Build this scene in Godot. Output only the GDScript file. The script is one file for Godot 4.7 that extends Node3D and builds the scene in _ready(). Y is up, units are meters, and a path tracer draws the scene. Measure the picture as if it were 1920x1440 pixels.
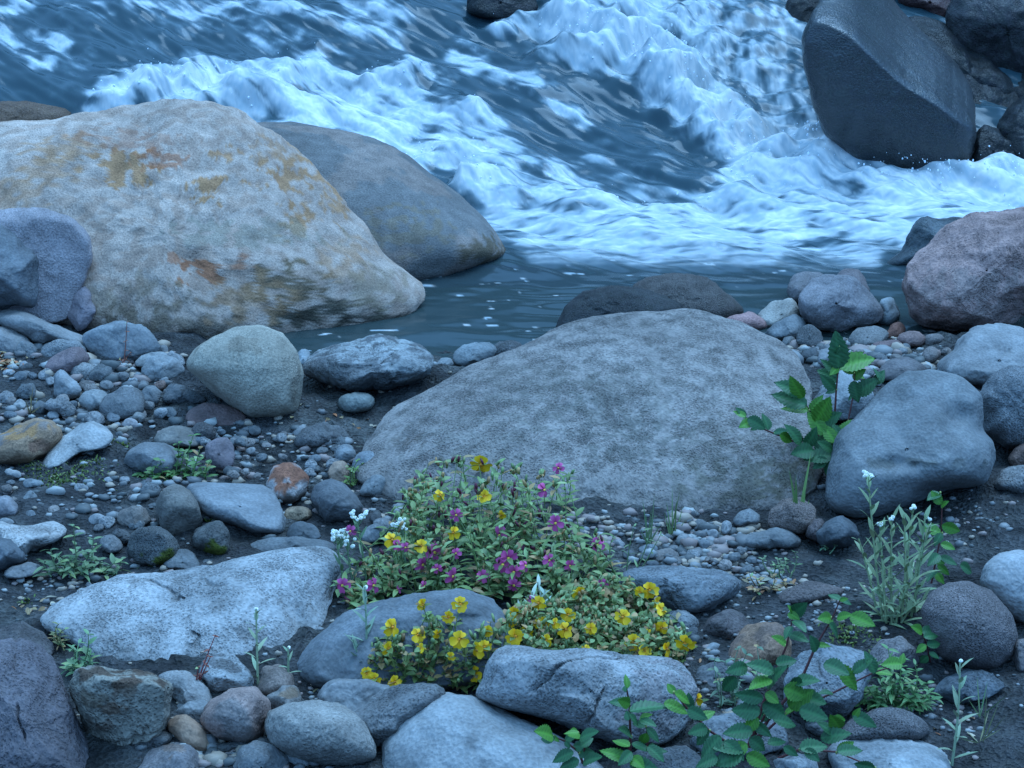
extends Node3D
# A cold mountain stream in the shade of its valley: boulders, wet sand, rapids, monkeyflowers and alder seedlings.

const EYE := Vector3(0, 1.7, 0)
const PITCH := 20.0
const FOV := 22.0
const POOL := -0.05          # level of the quiet pool

var tn := tan(deg_to_rad(FOV / 2.0))
var fw := Vector3(0, -sin(deg_to_rad(PITCH)), -cos(deg_to_rad(PITCH)))
var up := Vector3(0, cos(deg_to_rad(PITCH)), -sin(deg_to_rad(PITCH)))
var rng := RandomNumberGenerator.new()
var nz := FastNoiseLite.new()     # single octave
var nf := FastNoiseLite.new()     # fractal
var nc := FastNoiseLite.new()     # cells
var used := {}
var M := {}

# ---------------------------------------------------------------- measuring the place from the photograph
func ray(px: float, py: float) -> Vector3:
	return fw + Vector3(1, 0, 0) * ((px - 960.0) / 720.0 * tn) - up * ((py - 720.0) / 720.0 * tn)

func at(px: float, py: float, depth: float) -> Vector3:
	return EYE + ray(px, py) * depth

func shore(x: float) -> float:
	return 5.0 + 0.16 * smoothstep(0.3, 1.2, x) + 0.8 * smoothstep(-0.72, -1.1, x)

func water_base(x: float, d: float) -> float:
	var r := POOL + 0.5 * smoothstep(6.45, 9.0, d)
	return r + 0.04 * maxf(0.0, d - 9.0)

func terrain(x: float, d: float) -> float:
	var s := shore(x)
	var t := -0.30 * smoothstep(s - 0.28, s + 0.85, d)
	var bed := water_base(x, d) - 0.34
	t = lerpf(t, bed, smoothstep(s + 0.7, s + 1.5, d))
	var far := maxf(0.0, d - 10.6)
	t += smoothstep(0.0, 2.0, far) * 0.9 + maxf(0.0, far - 2.0) * 0.45
	var near := maxf(0.0, 1.2 - d)
	t += near * 0.10
	return t

func land(px: float, py: float) -> Vector3:   # where a sight line meets the ground, or the water
	var v := ray(px, py)
	var a := 1.5
	var p := EYE
	for i in 900:
		a += 0.012
		p = EYE + v * a
		var h := terrain(p.x, -p.z)
		h = maxf(h, water_base(p.x, -p.z))
		if p.y <= h: break
	return p

func depth_of(p: Vector3) -> float:
	return (p - EYE).dot(fw)

func to_px(p: Vector3) -> Vector2:
	var q := p - EYE
	var dd := q.dot(fw)
	return Vector2(960.0 + q.x / dd / tn * 720.0, 720.0 - q.dot(up) / dd / tn * 720.0)

# ---------------------------------------------------------------- naming
func numbered(called: String) -> String:
	if not used.has(called):
		used[called] = 0
		return called
	used[called] += 1
	return "%s_%03d" % [called, used[called]]

func tag(o: Node3D, label: String, category: String, group := "") -> void:
	o.set_meta("label", label)
	o.set_meta("category", category)
	if group != "": o.set_meta("group", group)

func part(called: String, mesh: Mesh, m: Material, parent: Node3D) -> MeshInstance3D:
	var o := MeshInstance3D.new()
	o.name = called
	o.mesh = mesh
	o.material_override = m
	parent.add_child(o, true)
	return o

func top(called: String, mesh: Mesh, m: Material, where := Vector3.ZERO) -> MeshInstance3D:
	var o := MeshInstance3D.new()
	o.name = numbered(called)
	o.mesh = mesh
	if m: o.material_override = m
	add_child(o)
	o.position = where
	return o

func base(called: String, where: Vector3, label: String, category: String, group := "") -> Node3D:
	var o := Node3D.new()
	o.name = numbered(called)
	add_child(o)
	o.position = where
	tag(o, label, category, group)
	return o

# ---------------------------------------------------------------- a collector of small shapes that become one mesh
class Acc:
	var v := PackedVector3Array()
	var n := PackedVector3Array()
	var c := PackedColorArray()
	var ix := PackedInt32Array()

	func tube(pts: Array, r0: float, r1: float, col: Color, sides := 5) -> void:
		var start := v.size()
		var k := pts.size()
		for i in k:
			var p: Vector3 = pts[i]
			var a: Vector3 = pts[maxi(i - 1, 0)]
			var b: Vector3 = pts[mini(i + 1, k - 1)]
			var t := (b - a).normalized()
			var s := t.cross(Vector3(0.31, 0.2, 0.93)).normalized()
			var w := t.cross(s)
			var r := lerpf(r0, r1, float(i) / maxf(1.0, k - 1.0))
			for j in sides:
				var an := TAU * j / sides
				var d := s * cos(an) + w * sin(an)
				v.append(p + d * r); n.append(d); c.append(col)
		for i in k - 1:
			for j in sides:
				var a := start + i * sides + j
				var b := start + i * sides + (j + 1) % sides
				ix.append_array([a, a + sides, b, b, a + sides, b + sides])

	func blade(p: Vector3, dir: Vector3, nrm: Vector3, length: float, width: float, droop: float, fold: float, col: Color, widest := 0.4, stations := 5) -> void:
		var d := dir.normalized()
		var side := d.cross(nrm).normalized()
		var no := side.cross(d).normalized()
		var start := v.size()
		for i in stations + 1:
			var t := float(i) / stations
			var w := width * 0.5 * pow(sin(PI * pow(t, log(0.5) / log(widest))), 0.8)
			if i == 0: w = width * 0.08
			var q := p + d * (length * t) - no * (droop * length * t * t)
			var lift := no * (fold * w)
			var nn := (no + d * (droop * t * 1.6)).normalized()
			v.append(q - side * w + lift); n.append((nn + side * fold * 0.8).normalized()); c.append(col)
			v.append(q); n.append(nn); c.append(col * 0.93)
			v.append(q + side * w + lift); n.append((nn - side * fold * 0.8).normalized()); c.append(col)
		for i in stations:
			for j in 2:
				var a := start + i * 3 + j
				ix.append_array([a, a + 3, a + 1, a + 1, a + 3, a + 4])

	func ball(p: Vector3, axis: Vector3, rl: float, rw: float, col: Color, rings := 5, sides := 6) -> void:
		var a := axis.normalized()
		var s := a.cross(Vector3(0.37, 0.21, 0.9)).normalized()
		var w := a.cross(s)
		var start := v.size()
		for i in rings + 1:
			var f := PI * i / rings
			for j in sides:
				var an := TAU * j / sides
				var d := s * (cos(an) * sin(f)) + w * (sin(an) * sin(f)) + a * cos(f)
				v.append(p + a * (cos(f) * rl) + (s * cos(an) + w * sin(an)) * (sin(f) * rw)); n.append(d); c.append(col)
		for i in rings:
			for j in sides:
				var b := start + i * sides + j
				var e := start + i * sides + (j + 1) % sides
				ix.append_array([b, e, b + sides, e, e + sides, b + sides])

	func mesh() -> ArrayMesh:
		var m := ArrayMesh.new()
		if v.is_empty(): return m
		var a := []
		a.resize(Mesh.ARRAY_MAX)
		a[Mesh.ARRAY_VERTEX] = v
		a[Mesh.ARRAY_NORMAL] = n
		a[Mesh.ARRAY_COLOR] = c
		a[Mesh.ARRAY_INDEX] = ix
		m.add_surface_from_arrays(Mesh.PRIMITIVE_TRIANGLES, a)
		return m

# ---------------------------------------------------------------- grain of the stone, computed
func grain(size: int, kind: String, seed_: int) -> Array:     # [colour image, relief image], both seamless and grey
	var cells := FastNoiseLite.new()
	cells.seed = seed_; cells.noise_type = FastNoiseLite.TYPE_CELLULAR; cells.frequency = 0.16
	cells.cellular_return_type = FastNoiseLite.RETURN_DISTANCE
	var fine := FastNoiseLite.new()
	fine.seed = seed_ + 1; fine.noise_type = FastNoiseLite.TYPE_SIMPLEX_SMOOTH; fine.frequency = 0.11; fine.fractal_octaves = 4
	var wide := FastNoiseLite.new()
	wide.seed = seed_ + 2; wide.noise_type = FastNoiseLite.TYPE_SIMPLEX_SMOOTH; wide.frequency = 0.014; wide.fractal_octaves = 5
	var fleck := FastNoiseLite.new()
	fleck.seed = seed_ + 3; fleck.noise_type = FastNoiseLite.TYPE_SIMPLEX_SMOOTH; fleck.frequency = 0.22; fleck.fractal_octaves = 2
	var a := cells.get_seamless_image(size, size).get_data()
	var b := fine.get_seamless_image(size, size).get_data()
	var w := wide.get_seamless_image(size, size).get_data()
	var f := fleck.get_seamless_image(size, size).get_data()
	var col := PackedByteArray(); col.resize(size * size)
	var rel := PackedByteArray(); rel.resize(size * size)
	for i in size * size:
		var ca := a[i] / 255.0
		var fi := b[i] / 255.0 - 0.5
		var wi := w[i] / 255.0 - 0.5
		var fl := f[i] / 255.0
		var v := 0.8
		var h := 0.5
		if kind == "granite":
			v = 0.84 + fi * 0.27 + wi * 0.2
			if fl < 0.30: v -= (0.30 - fl) * 2.0
			if fl > 0.78: v += (fl - 0.78) * 1.2
			h = 0.5 + fi * 0.5 + (fl - 0.5) * 0.2
		elif kind == "mottled":
			var pit := clampf((0.34 - fl - wi * 0.4) * 3.0, 0.0, 0.6)
			v = 0.90 + fi * 0.32 + wi * 0.25 - pit * 0.36
			if fl > 0.84: v += (fl - 0.84) * 1.8
			h = 0.55 + fi * 0.6 + wi * 0.5 - pit * 1.3
		elif kind == "porous":
			var pore := clampf((0.40 - ca) * 2.6, 0.0, 1.0)
			v = 0.86 + fi * 0.4 + wi * 0.25 - pore * 0.5
			h = 0.7 + fi * 0.35 - pore * 0.65
		elif kind == "sand":
			v = 0.78 + fi * 0.45 + wi * 0.5
			if fl > 0.80: v += (fl - 0.80) * 1.6
			if fl < 0.22: v -= (0.22 - fl) * 1.4
			h = 0.5 + fi * 0.75 + wi * 0.45 + (fl - 0.5) * 0.3
		else:   # smooth
			v = 0.86 + fi * 0.22 + wi * 0.22
			if fl > 0.85: v += (fl - 0.85) * 1.2
			if fl < 0.14: v -= (0.14 - fl) * 1.5
			h = 0.5 + fi * 0.5 + wi * 0.3
		col[i] = int(clampf(v, 0.05, 1.0) * 255.0)
		rel[i] = int(clampf(h, 0.0, 1.0) * 255.0)
	var ci := Image.create_from_data(size, size, false, Image.FORMAT_L8, col)
	var ri := Image.create_from_data(size, size, false, Image.FORMAT_L8, rel)
	return [ci, ri]

func stone_material(kind: String, period: float, relief: float, rough: float, seed_: int) -> StandardMaterial3D:
	var g := grain(512, kind, seed_)
	var m := StandardMaterial3D.new()
	m.vertex_color_use_as_albedo = true
	m.albedo_texture = ImageTexture.create_from_image(g[0])
	m.roughness = rough
	m.metallic_specular = 0.35
	m.heightmap_enabled = true
	m.heightmap_texture = ImageTexture.create_from_image(g[1])
	m.heightmap_scale = relief
	m.uv1_triplanar = true
	m.uv1_world_triplanar = true
	m.uv1_scale = Vector3.ONE / period
	m.uv1_triplanar_sharpness = 3.0
	return m

func materials() -> void:
	M.mottled = stone_material("mottled", 0.61, 0.55, 0.85, 11)
	M.granite = stone_material("granite", 0.47, 0.45, 0.8, 23)
	M.porous = stone_material("porous", 0.33, 0.8, 0.9, 37)
	M.smooth = stone_material("smooth", 0.53, 0.5, 0.75, 41)
	M.sand = stone_material("sand", 0.71, 1.5, 0.9, 59)
	var wet: StandardMaterial3D = M.mottled.duplicate()
	wet.roughness = 0.38
	wet.metallic_specular = 0.22
	wet.heightmap_scale = 0.4
	M.wet = wet
	var sheen: StandardMaterial3D = M.mottled.duplicate()
	sheen.roughness = 0.28
	sheen.metallic_specular = 0.55
	sheen.heightmap_scale = 0.35
	M.sheen = sheen
	var leaf := StandardMaterial3D.new()
	leaf.vertex_color_use_as_albedo = true
	leaf.roughness = 0.5
	leaf.metallic_specular = 0.4
	leaf.backlight = Color(0.5, 0.5, 0.4)
	M.leaf = leaf
	var stem := StandardMaterial3D.new()
	stem.vertex_color_use_as_albedo = true
	stem.roughness = 0.6
	M.stem = stem
	var petal := StandardMaterial3D.new()
	petal.vertex_color_use_as_albedo = true
	petal.roughness = 0.6
	petal.backlight = Color(0.4, 0.4, 0.4)
	M.petal = petal
	var w := StandardMaterial3D.new()
	w.vertex_color_use_as_albedo = true
	w.roughness = 0.17
	w.metallic_specular = 0.28
	M.water = w
	var fo := StandardMaterial3D.new()
	fo.vertex_color_use_as_albedo = true
	fo.roughness = 0.55
	fo.metallic_specular = 0.3
	M.foam = fo
	var dr := StandardMaterial3D.new()
	dr.albedo_color = Color(0.93, 0.95, 0.97)
	dr.roughness = 0.3
	M.drop = dr

# ---------------------------------------------------------------- a rock from its outline, with its own distance, lean and thickness
func outline(text) -> PackedVector2Array:
	var r := PackedVector2Array()
	if text is String:
		for w in text.split(" ", false):
			var xy: PackedStringArray = w.split(",")
			r.append(Vector2(float(xy[0]), float(xy[1])))
	else:       # [x, y, half width, half height, turn]: a pebble
		var k := 9
		var turn: float = deg_to_rad(text[4]) if text.size() > 4 else rng.randf_range(-0.3, 0.3)
		for i in k:
			var a := TAU * i / k
			var q := Vector2(cos(a) * text[2], sin(a) * text[3]) * rng.randf_range(0.86, 1.1)
			r.append(Vector2(text[0], text[1]) + q.rotated(turn))
	return r

func rich(c: Color) -> Color:      # warm stone keeps its warmth in the blue shade
	var w := c.r - c.b
	return Color(c.r + w * 0.4, maxf(0.004, c.g - w * 0.14), maxf(0.004, c.b - w * 0.15))

func rock(called: String, label: String, text, o: Dictionary, category := "rock", group := "") -> MeshInstance3D:
	var pts := outline(text)
	var k := pts.size()
	var c := Vector2.ZERO
	var area := 0.0
	var lo := pts[0]
	var hi := pts[0]
	for i in k:
		var a := pts[i]
		var b := pts[(i + 1) % k]
		var cr := a.cross(b)
		area += cr
		c += (a + b) * cr
		lo = lo.min(a); hi = hi.max(a)
	c /= 3.0 * area
	if o.has("c"): c = o.c
	var yc: float = o.get("base", hi.y)
	var xc: float = o.get("basex", c.x)
	var ground := land(xc, yc)
	var dg: float = depth_of(ground) + o.get("back", 0.0)
	var s := dg * tn / 720.0
	var wide := (hi.x - lo.x) * s
	var tall := (hi.y - lo.y) * s
	var size := sqrt(wide * tall)
	var b: float = o.get("b", 0.42 * size)
	var su: float = o.get("su", 0.0)
	var sv: float = o.get("sv", 0.5)
	var dc: float = dg + b * o.get("sink", 0.3) + su * (c.x - xc) * s
	var nn: float = o.get("n", 2.5)
	var round_ := (hi.x - lo.x + hi.y - lo.y) * 1.6
	var seg: int = clampi(int(round_ / o.get("res", 6.0)), 16, 300)
	var rings: int = clampi(int(seg * 0.42), 8, 120)
	# outline by angle
	var rad := PackedFloat32Array(); rad.resize(seg)
	for i in seg:
		var an := TAU * i / seg
		var dir := Vector2(cos(an), sin(an))
		var best := 1.0
		for j in k:
			var p := pts[j] - c
			var e := pts[(j + 1) % k] - pts[j]
			var den := dir.cross(e)
			if absf(den) < 1e-6: continue
			var t := p.cross(e) / den
			var w := p.cross(dir) / den
			if w >= -1e-4 and w <= 1.0001 and t > best: best = t
		rad[i] = best
	for q in int(o.get("soft", maxi(1, seg / 45))):
		var old := rad.duplicate()
		for i in seg:
			rad[i] = 0.25 * old[(i + seg - 1) % seg] + 0.5 * old[i] + 0.25 * old[(i + 1) % seg]
	var sd: int = o.get("seed", int(c.x * 7.0 + c.y * 13.0))
	var r2 := RandomNumberGenerator.new()
	r2.seed = sd
	var off := Vector3(r2.randf(), r2.randf(), r2.randf()) * 40.0
	var planes: Array = []
	for i in int(o.get("facets", 3)):
		var d := Vector3(r2.randf_range(-1, 1), r2.randf_range(-1, 1), r2.randf_range(0.15, 1.2)).normalized()
		planes.append([d, r2.randf_range(0.52, 0.86), 0.45])
	for i in int(o.get("chips", o.get("facets", 3) - 1)):      # flat breaks at the rim
		var an := r2.randf() * TAU
		planes.append([Vector3(cos(an), sin(an), r2.randf_range(0.1, 0.7)).normalized(), r2.randf_range(0.8, 0.93), 0.9])
	for f in o.get("cut", []):
		planes.append([Vector3(f[0], f[1], f[2]).normalized(), f[3], 0.45])
	var f_dir := ray(c.x, c.y).normalized()
	var centre := at(c.x, c.y, dc + sv * (yc - c.y) * s)
	var lumps: float = o.get("lump", 0.07) * size
	var rough: float = o.get("rough", 0.012) * pow(size, 0.7)
	var ridge := outline(o.ridge) if o.has("ridge") else PackedVector2Array()
	var rk: float = o.get("ridge_k", 2.5)
	var dents: Array = o.get("dents", [])
	var col: Color = o.get("col", Color(0.26, 0.25, 0.24))
	var col2: Color = o.get("col2", col * 0.72)
	var cover: float = o.get("cover", 0.0)
	var cf: float = o.get("cf", 7.0)
	var stains: Array = o.get("stains", []).duplicate(true)
	col = rich(col)
	col2 = rich(col2)
	var wetline := outline(o.wetline) if o.has("wetline") else PackedVector2Array()
	var v := PackedVector3Array()
	var colors := PackedColorArray()
	var total := (rings + 1) * seg
	v.resize(total); colors.resize(total)
	var ridge_w := (hi.x - lo.x) * 0.06
	var soft_r: float = o.get("ridge_soft", 0.004)
	var sf: float = o.get("sf", 19.0)
	var crack: float = o.get("crack", 0.0)
	var seam_w := 3.2 * s
	var seams: Array = []
	for i in 3:
		seams.append([Vector3(r2.randf_range(-1, 1), r2.randf_range(-1, 1), r2.randf_range(-0.6, 0.6)).normalized(), r2.randf_range(-0.25, 0.25) * size])
	var f1 := 1.9 / size
	var f2 := clampf(9.0 / size, 10.0, 60.0)
	for i in seg:
		var an := TAU * i / seg
		var ca := cos(an)
		var sa := sin(an)
		var q := c + Vector2(ca, sa) * rad[i]
		var d: float = dc + su * (q.x - c.x) * s + sv * (yc - q.y) * s
		var edge := at(q.x, q.y, d) - centre
		for j in rings + 1:
			var t := float(j) / rings
			var ph := PI * (0.62 * t + 0.38 * t * t)
			var a := sin(ph)
			var z := cos(ph)
			var kk := pow(pow(absf(a), nn) + pow(absf(z), nn), -1.0 / nn)
			var rho := a * kk
			var wz := z * kk
			for pl in planes:
				var e: float = pl[0].x * ca * rho - pl[0].y * sa * rho + pl[0].z * wz - pl[1]
				if e > 0.0:
					wz -= pl[0].z * e * 0.92
					rho -= (pl[0].x * ca - pl[0].y * sa) * e * pl[2]
			var p := centre + edge * rho - f_dir * (wz * b)
			var pp := c + Vector2(ca, sa) * (rad[i] * rho)
			if ridge.size() > 1:
				var ry := 0.0
				for tap in 5:
					var rx := pp.x + (tap - 2) * ridge_w
					var one := ridge[0].y
					for g in ridge.size() - 1:
						if rx >= ridge[g].x:
							one = lerpf(ridge[g].y, ridge[g + 1].y, clampf((rx - ridge[g].x) / (ridge[g + 1].x - ridge[g].x), 0.0, 1.0))
					ry += one * 0.2
				var over := (ry - pp.y) * s
				if over > 0.0: p += (p - EYE).normalized() * (rk * over * over / (over + soft_r))
			for dn in dents:
				if z > 0.0:
					var e2 := pow((pp.x - dn[0]) / dn[2], 2.0) + pow((pp.y - dn[1]) / dn[3], 2.0)
					if e2 < 6.0: p += f_dir * (dn[4] * exp(-e2))
			var out := (p - centre).normalized()
			var w1 := nf.get_noise_3dv(p * f1 + off)
			var w2 := nf.get_noise_3dv(p * f2 + off)
			var split := 0.0
			if crack > 0.0:
				for cp in seams:
					var cn: float = absf((p - centre).dot(cp[0]) - cp[1] + size * (0.05 * w1 + 0.012 * w2))
					split = maxf(split, smoothstep(seam_w, seam_w * 0.3, cn) * smoothstep(0.0, 0.2, nz.get_noise_3dv(p * (1.8 / size) + off + cp[0] * 3.0) + crack - 0.3))
			p += out * (lumps * w1 + rough * w2 - split * 0.016 * pow(size, 0.6))
			v[j * seg + i] = p
			var tone := 1.0 + 0.20 * nf.get_noise_3dv(p * 4.0 - off) + 0.22 * nz.get_noise_3dv(p * (1.3 / size) - off) + 0.10 * w2
			var cc := col * (tone * (1.0 - 0.35 * split))
			if cover > 0.0:
				var m := smoothstep(0.10, -0.06, nf.get_noise_3dv(p * cf + off * 1.7) + 0.45 - cover)
				cc = cc.lerp(col2 * tone, m)
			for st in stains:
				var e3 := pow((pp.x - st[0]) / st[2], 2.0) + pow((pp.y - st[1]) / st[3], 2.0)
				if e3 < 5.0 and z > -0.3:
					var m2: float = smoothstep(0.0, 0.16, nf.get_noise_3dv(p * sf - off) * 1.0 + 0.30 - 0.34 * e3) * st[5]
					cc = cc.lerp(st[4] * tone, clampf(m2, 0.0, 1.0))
			if wetline.size() > 1:
				var ly := wetline[0].y
				for g in wetline.size() - 1:
					if pp.x >= wetline[g].x:
						ly = lerpf(wetline[g].y, wetline[g + 1].y, clampf((pp.x - wetline[g].x) / (wetline[g + 1].x - wetline[g].x), 0.0, 1.0))
				cc = cc.lerp(Color(0.018, 0.018, 0.02) * tone, smoothstep(-5.0, 5.0, pp.y - ly + 22.0 * w2))
			cc.a = 1.0
			colors[j * seg + i] = cc
	var origin := Vector3(centre.x, 0, centre.z)
	origin.y = maxf(terrain(origin.x, -origin.z), centre.y - tall * 0.5)
	var normals := PackedVector3Array(); normals.resize(total)
	var way := 0.0
	var mid := rings / 3
	for i in seg:
		var h := mid * seg + i
		way += (v[mid * seg + (i + 1) % seg] - v[mid * seg + (i + seg - 1) % seg]).cross(v[h + seg] - v[h - seg]).dot(v[h] - centre)
	way = signf(way)
	for j in rings + 1:
		for i in seg:
			var e := v[j * seg + (i + 1) % seg] - v[j * seg + (i + seg - 1) % seg]
			var g := v[mini(j + 1, rings) * seg + i] - v[maxi(j - 1, 0) * seg + i]
			var no := e.cross(g)
			if j == 0: no = -f_dir
			elif j == rings: no = f_dir
			else: no *= way
			normals[j * seg + i] = no.normalized()
	for i in total: v[i] -= origin
	var ix := PackedInt32Array()
	for j in rings:
		for i in seg:
			var a := j * seg + i
			var e := j * seg + (i + 1) % seg
			ix.append_array([a, a + seg, e, e, a + seg, e + seg])
	var arr := []
	arr.resize(Mesh.ARRAY_MAX)
	arr[Mesh.ARRAY_VERTEX] = v
	arr[Mesh.ARRAY_NORMAL] = normals
	arr[Mesh.ARRAY_COLOR] = colors
	arr[Mesh.ARRAY_INDEX] = ix
	var mesh := ArrayMesh.new()
	mesh.add_surface_from_arrays(Mesh.PRIMITIVE_TRIANGLES, arr)
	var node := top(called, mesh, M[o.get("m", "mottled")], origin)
	tag(node, label, category, group)
	return node

# ---------------------------------------------------------------- ground and water
func spread(lo: float, hi: float, step: float, far: float) -> PackedFloat32Array:   # fine in view, coarser and coarser beyond
	var r := PackedFloat32Array()
	var x := lo
	var back: Array = []
	var g := step
	while x > -far:
		g *= 1.35
		x -= g
		back.push_front(x)
	for b in back: r.append(b)
	x = lo
	while x < hi:
		r.append(x)
		x += step
	g = step
	while x < far:
		r.append(x)
		g *= 1.35
		x += g
	return r

func sheet(xs: PackedFloat32Array, ds: PackedFloat32Array, hs: PackedFloat32Array) -> Array:   # [vertices, normals]
	var w := xs.size()
	var h := ds.size()
	var v := PackedVector3Array(); v.resize(w * h)
	var n := PackedVector3Array(); n.resize(w * h)
	for j in h:
		for i in w: v[j * w + i] = Vector3(xs[i], hs[j * w + i], -ds[j])
	for j in h:
		for i in w:
			var a := v[j * w + mini(i + 1, w - 1)] - v[j * w + maxi(i - 1, 0)]
			var b := v[mini(j + 1, h - 1) * w + i] - v[maxi(j - 1, 0) * w + i]
			n[j * w + i] = a.cross(b).normalized()
	return [v, n]

func ground_height(x: float, d: float) -> float:
	var t := terrain(x, d)
	var p := Vector3(x, 0, d)
	var near := smoothstep(9.0, 6.0, d)
	t += near * (0.030 * nf.get_noise_3dv(p * 1.6) + 0.010 * nf.get_noise_3dv(p * 7.0))
	if d < 5.6 and d > 2.0 and absf(x) < 2.4:
		var clod := nf.get_noise_3dv(p * 22.0)
		var where := smoothstep(-0.05, 0.3, nz.get_noise_3dv(p * 1.9 + Vector3(5, 0, 3)))
		t += 0.007 * clod + where * 0.024 * maxf(0.0, nf.get_noise_3dv(p * 16.0 + Vector3(9, 0, 1)) + 0.05)
	if d > 11.0: t += smoothstep(11.0, 16.0, d) * 1.5 * nf.get_noise_3dv(p * 0.12)
	return t

func build_ground() -> void:
	var xs := spread(-2.0, 2.0, 0.013, 90.0)
	var ds := spread(2.5, 5.7, 0.013, 90.0)
	var w := xs.size()
	var h := ds.size()
	var hs := PackedFloat32Array(); hs.resize(w * h)
	var c := PackedColorArray(); c.resize(w * h)
	for j in h:
		for i in w:
			var x := xs[i]
			var d := ds[j]
			hs[j * w + i] = ground_height(x, d)
			var p := Vector3(x, 0, d)
			var k := nf.get_noise_3dv(p * 3.1 + Vector3(3, 7, 1))
			var col := Color(0.082, 0.078, 0.076).lerp(Color(0.125, 0.118, 0.110), smoothstep(-0.1, 0.35, k))
			col = col.lerp(Color(0.05, 0.046, 0.044), smoothstep(0.05, 0.35, nf.get_noise_3dv(p * 5.0 + Vector3(1, 2, 9))))
			if d > 9.0: col = col.lerp(Color(0.022, 0.036, 0.03), smoothstep(9.0, 10.4, d))
			if d < 1.6: col = col.lerp(Color(0.03, 0.045, 0.03), smoothstep(1.6, 0.6, d))
			c[j * w + i] = col
	var vn := sheet(xs, ds, hs)
	var ix := PackedInt32Array()
	for j in h - 1:
		for i in w - 1:
			var a := j * w + i
			ix.append_array([a, a + w, a + 1, a + 1, a + w, a + w + 1])
	var arr := []
	arr.resize(Mesh.ARRAY_MAX)
	arr[Mesh.ARRAY_VERTEX] = vn[0]
	arr[Mesh.ARRAY_NORMAL] = vn[1]
	arr[Mesh.ARRAY_COLOR] = c
	arr[Mesh.ARRAY_INDEX] = ix
	var m := ArrayMesh.new()
	m.add_surface_from_arrays(Mesh.PRIMITIVE_TRIANGLES, arr)
	var o := top("ground", m, M.sand)
	o.set_meta("kind", "structure")
	o.set_meta("label", "dark wet sand and mud of the stream bank")

# white water, read off the photograph: x1, y1, x2, y2, half width, foam, rise in metres
const FOAM := [
	[190, 205, 260, 180, 24, 0.9, 0.05], [260, 180, 390, 158, 26, 1.0, 0.09], [390, 160, 520, 162, 28, 0.95, 0.06], [520, 160, 580, 122, 26, 0.85, 0.05],
	[480, 200, 700, 200, 32, 0.85, 0], [560, 225, 760, 235, 34, 0.9, 0.02], [640, 245, 800, 290, 36, 0.95, 0.02], [790, 296, 920, 290, 20, 1.0, 0.04],
	[570, 122, 700, 150, 26, 0.72, 0.02], [700, 145, 790, 138, 18, 0.85, 0.06], [650, 165, 820, 190, 22, 0.85, 0], [740, 255, 900, 270, 18, 0.7, 0],
	[660, 52, 740, 70, 11, 0.7, 0], [850, 100, 1000, 172, 11, 0.75, 0], [870, 132, 1000, 152, 11, 0.65, 0], [870, 78, 960, 120, 9, 0.5, 0.01], [650, 60, 700, 58, 9, 0.6, 0],
	[770, 118, 840, 150, 10, 0.6, 0.01], [1000, 190, 1090, 222, 9, 0.9, 0.02], [1090, 222, 1150, 240, 10, 0.65, 0], [780, 208, 900, 216, 13, 0.85, 0.03], [840, 218, 930, 245, 18, 0.6, 0],
	[900, 312, 1060, 322, 17, 0.75, 0.02], [1050, 330, 1110, 352, 16, 0.65, 0], [880, 240, 930, 300, 20, 0.6, 0], [960, 270, 1000, 330, 14, 0.4, 0],
	[865, 362, 950, 358, 12, 1.0, 0.06], [950, 366, 1010, 382, 10, 0.95, 0.03], [1010, 380, 1100, 384, 10, 0.9, 0.045], [1100, 392, 1360, 386, 11, 0.9, 0.03],
	[930, 412, 1500, 412, 34, 0.80, 0.01], [1000, 452, 1400, 455, 20, 0.85, 0], [1500, 402, 1800, 425, 36, 0.78, 0], [1700, 440, 1900, 405, 22, 0.8, 0], [960, 440, 1000, 472, 16, 0.6, 0], [1130, 470, 1330, 486, 7, 0.55, 0],
	[1000, 482, 1450, 488, 13, 0.62, 0], [1430, 470, 1640, 478, 16, 0.6, 0], [1480, 505, 1640, 515, 12, 0.45, 0], [1230, 506, 1400, 512, 9, 0.36, 0], [1500, 455, 1640, 450, 14, 0.5, 0],
	[1040, 70, 1160, 80, 26, 1.0, 0.13], [1030, 112, 1200, 124, 26, 0.95, 0.09], [1160, 92, 1290, 180, 40, 1.0, 0.11], [1250, 165, 1400, 270, 40, 1.0, 0.09],
	[1380, 262, 1550, 300, 36, 0.97, 0.07], [1350, 340, 1550, 332, 36, 0.97, 0.05], [1550, 305, 1920, 335, 42, 1.0, 0.05], [1650, 372, 1990, 365, 36, 0.95, 0], [1330, 300, 1370, 340, 16, 0.8, 0],
	[1060, 30, 1300, 25, 40, 0.66, 0.05], [1300, 60, 1430, 150, 55, 0.50, 0.03], [1430, 140, 1520, 230, 40, 0.46, 0.03], [1200, 20, 1350, 110, 45, 0.54, 0.04], [930, 46, 1030, 48, 12, 0.9, 0.06], [1400, 10, 1500, 60, 40, 0.45, 0],
	[0, 22, 60, 10, 8, 0.6, 0.01], [0, 60, 25, 82, 12, 0.6, 0.02], [60, 62, 160, 120, 14, 0.45, 0], [250, 15, 500, 22, 16, 0.45, 0.01], [430, 8, 620, 28, 14, 0.55, 0.01], [470, 62, 560, 72, 8, 0.5, 0], [90, 78, 122, 84, 8, 0.8, 0.02], [60, 112, 90, 122, 6, 0.75, 0],
	[330, 118, 375, 114, 5, 0.7, 0], [190, 163, 215, 163, 4, 0.8, 0], [120, 20, 200, 40, 12, 0.4, 0], [300, 50, 420, 45, 8, 0.3, 0.01],
	[1220, 290, 1330, 350, 20, 0.5, 0.01], [1100, 280, 1200, 330, 20, 0.4, 0], [1080, 300, 1130, 290, 10, 0.6, 0.01], [620, 20, 760, 30, 16, 0.45, 0.01],
]
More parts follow.
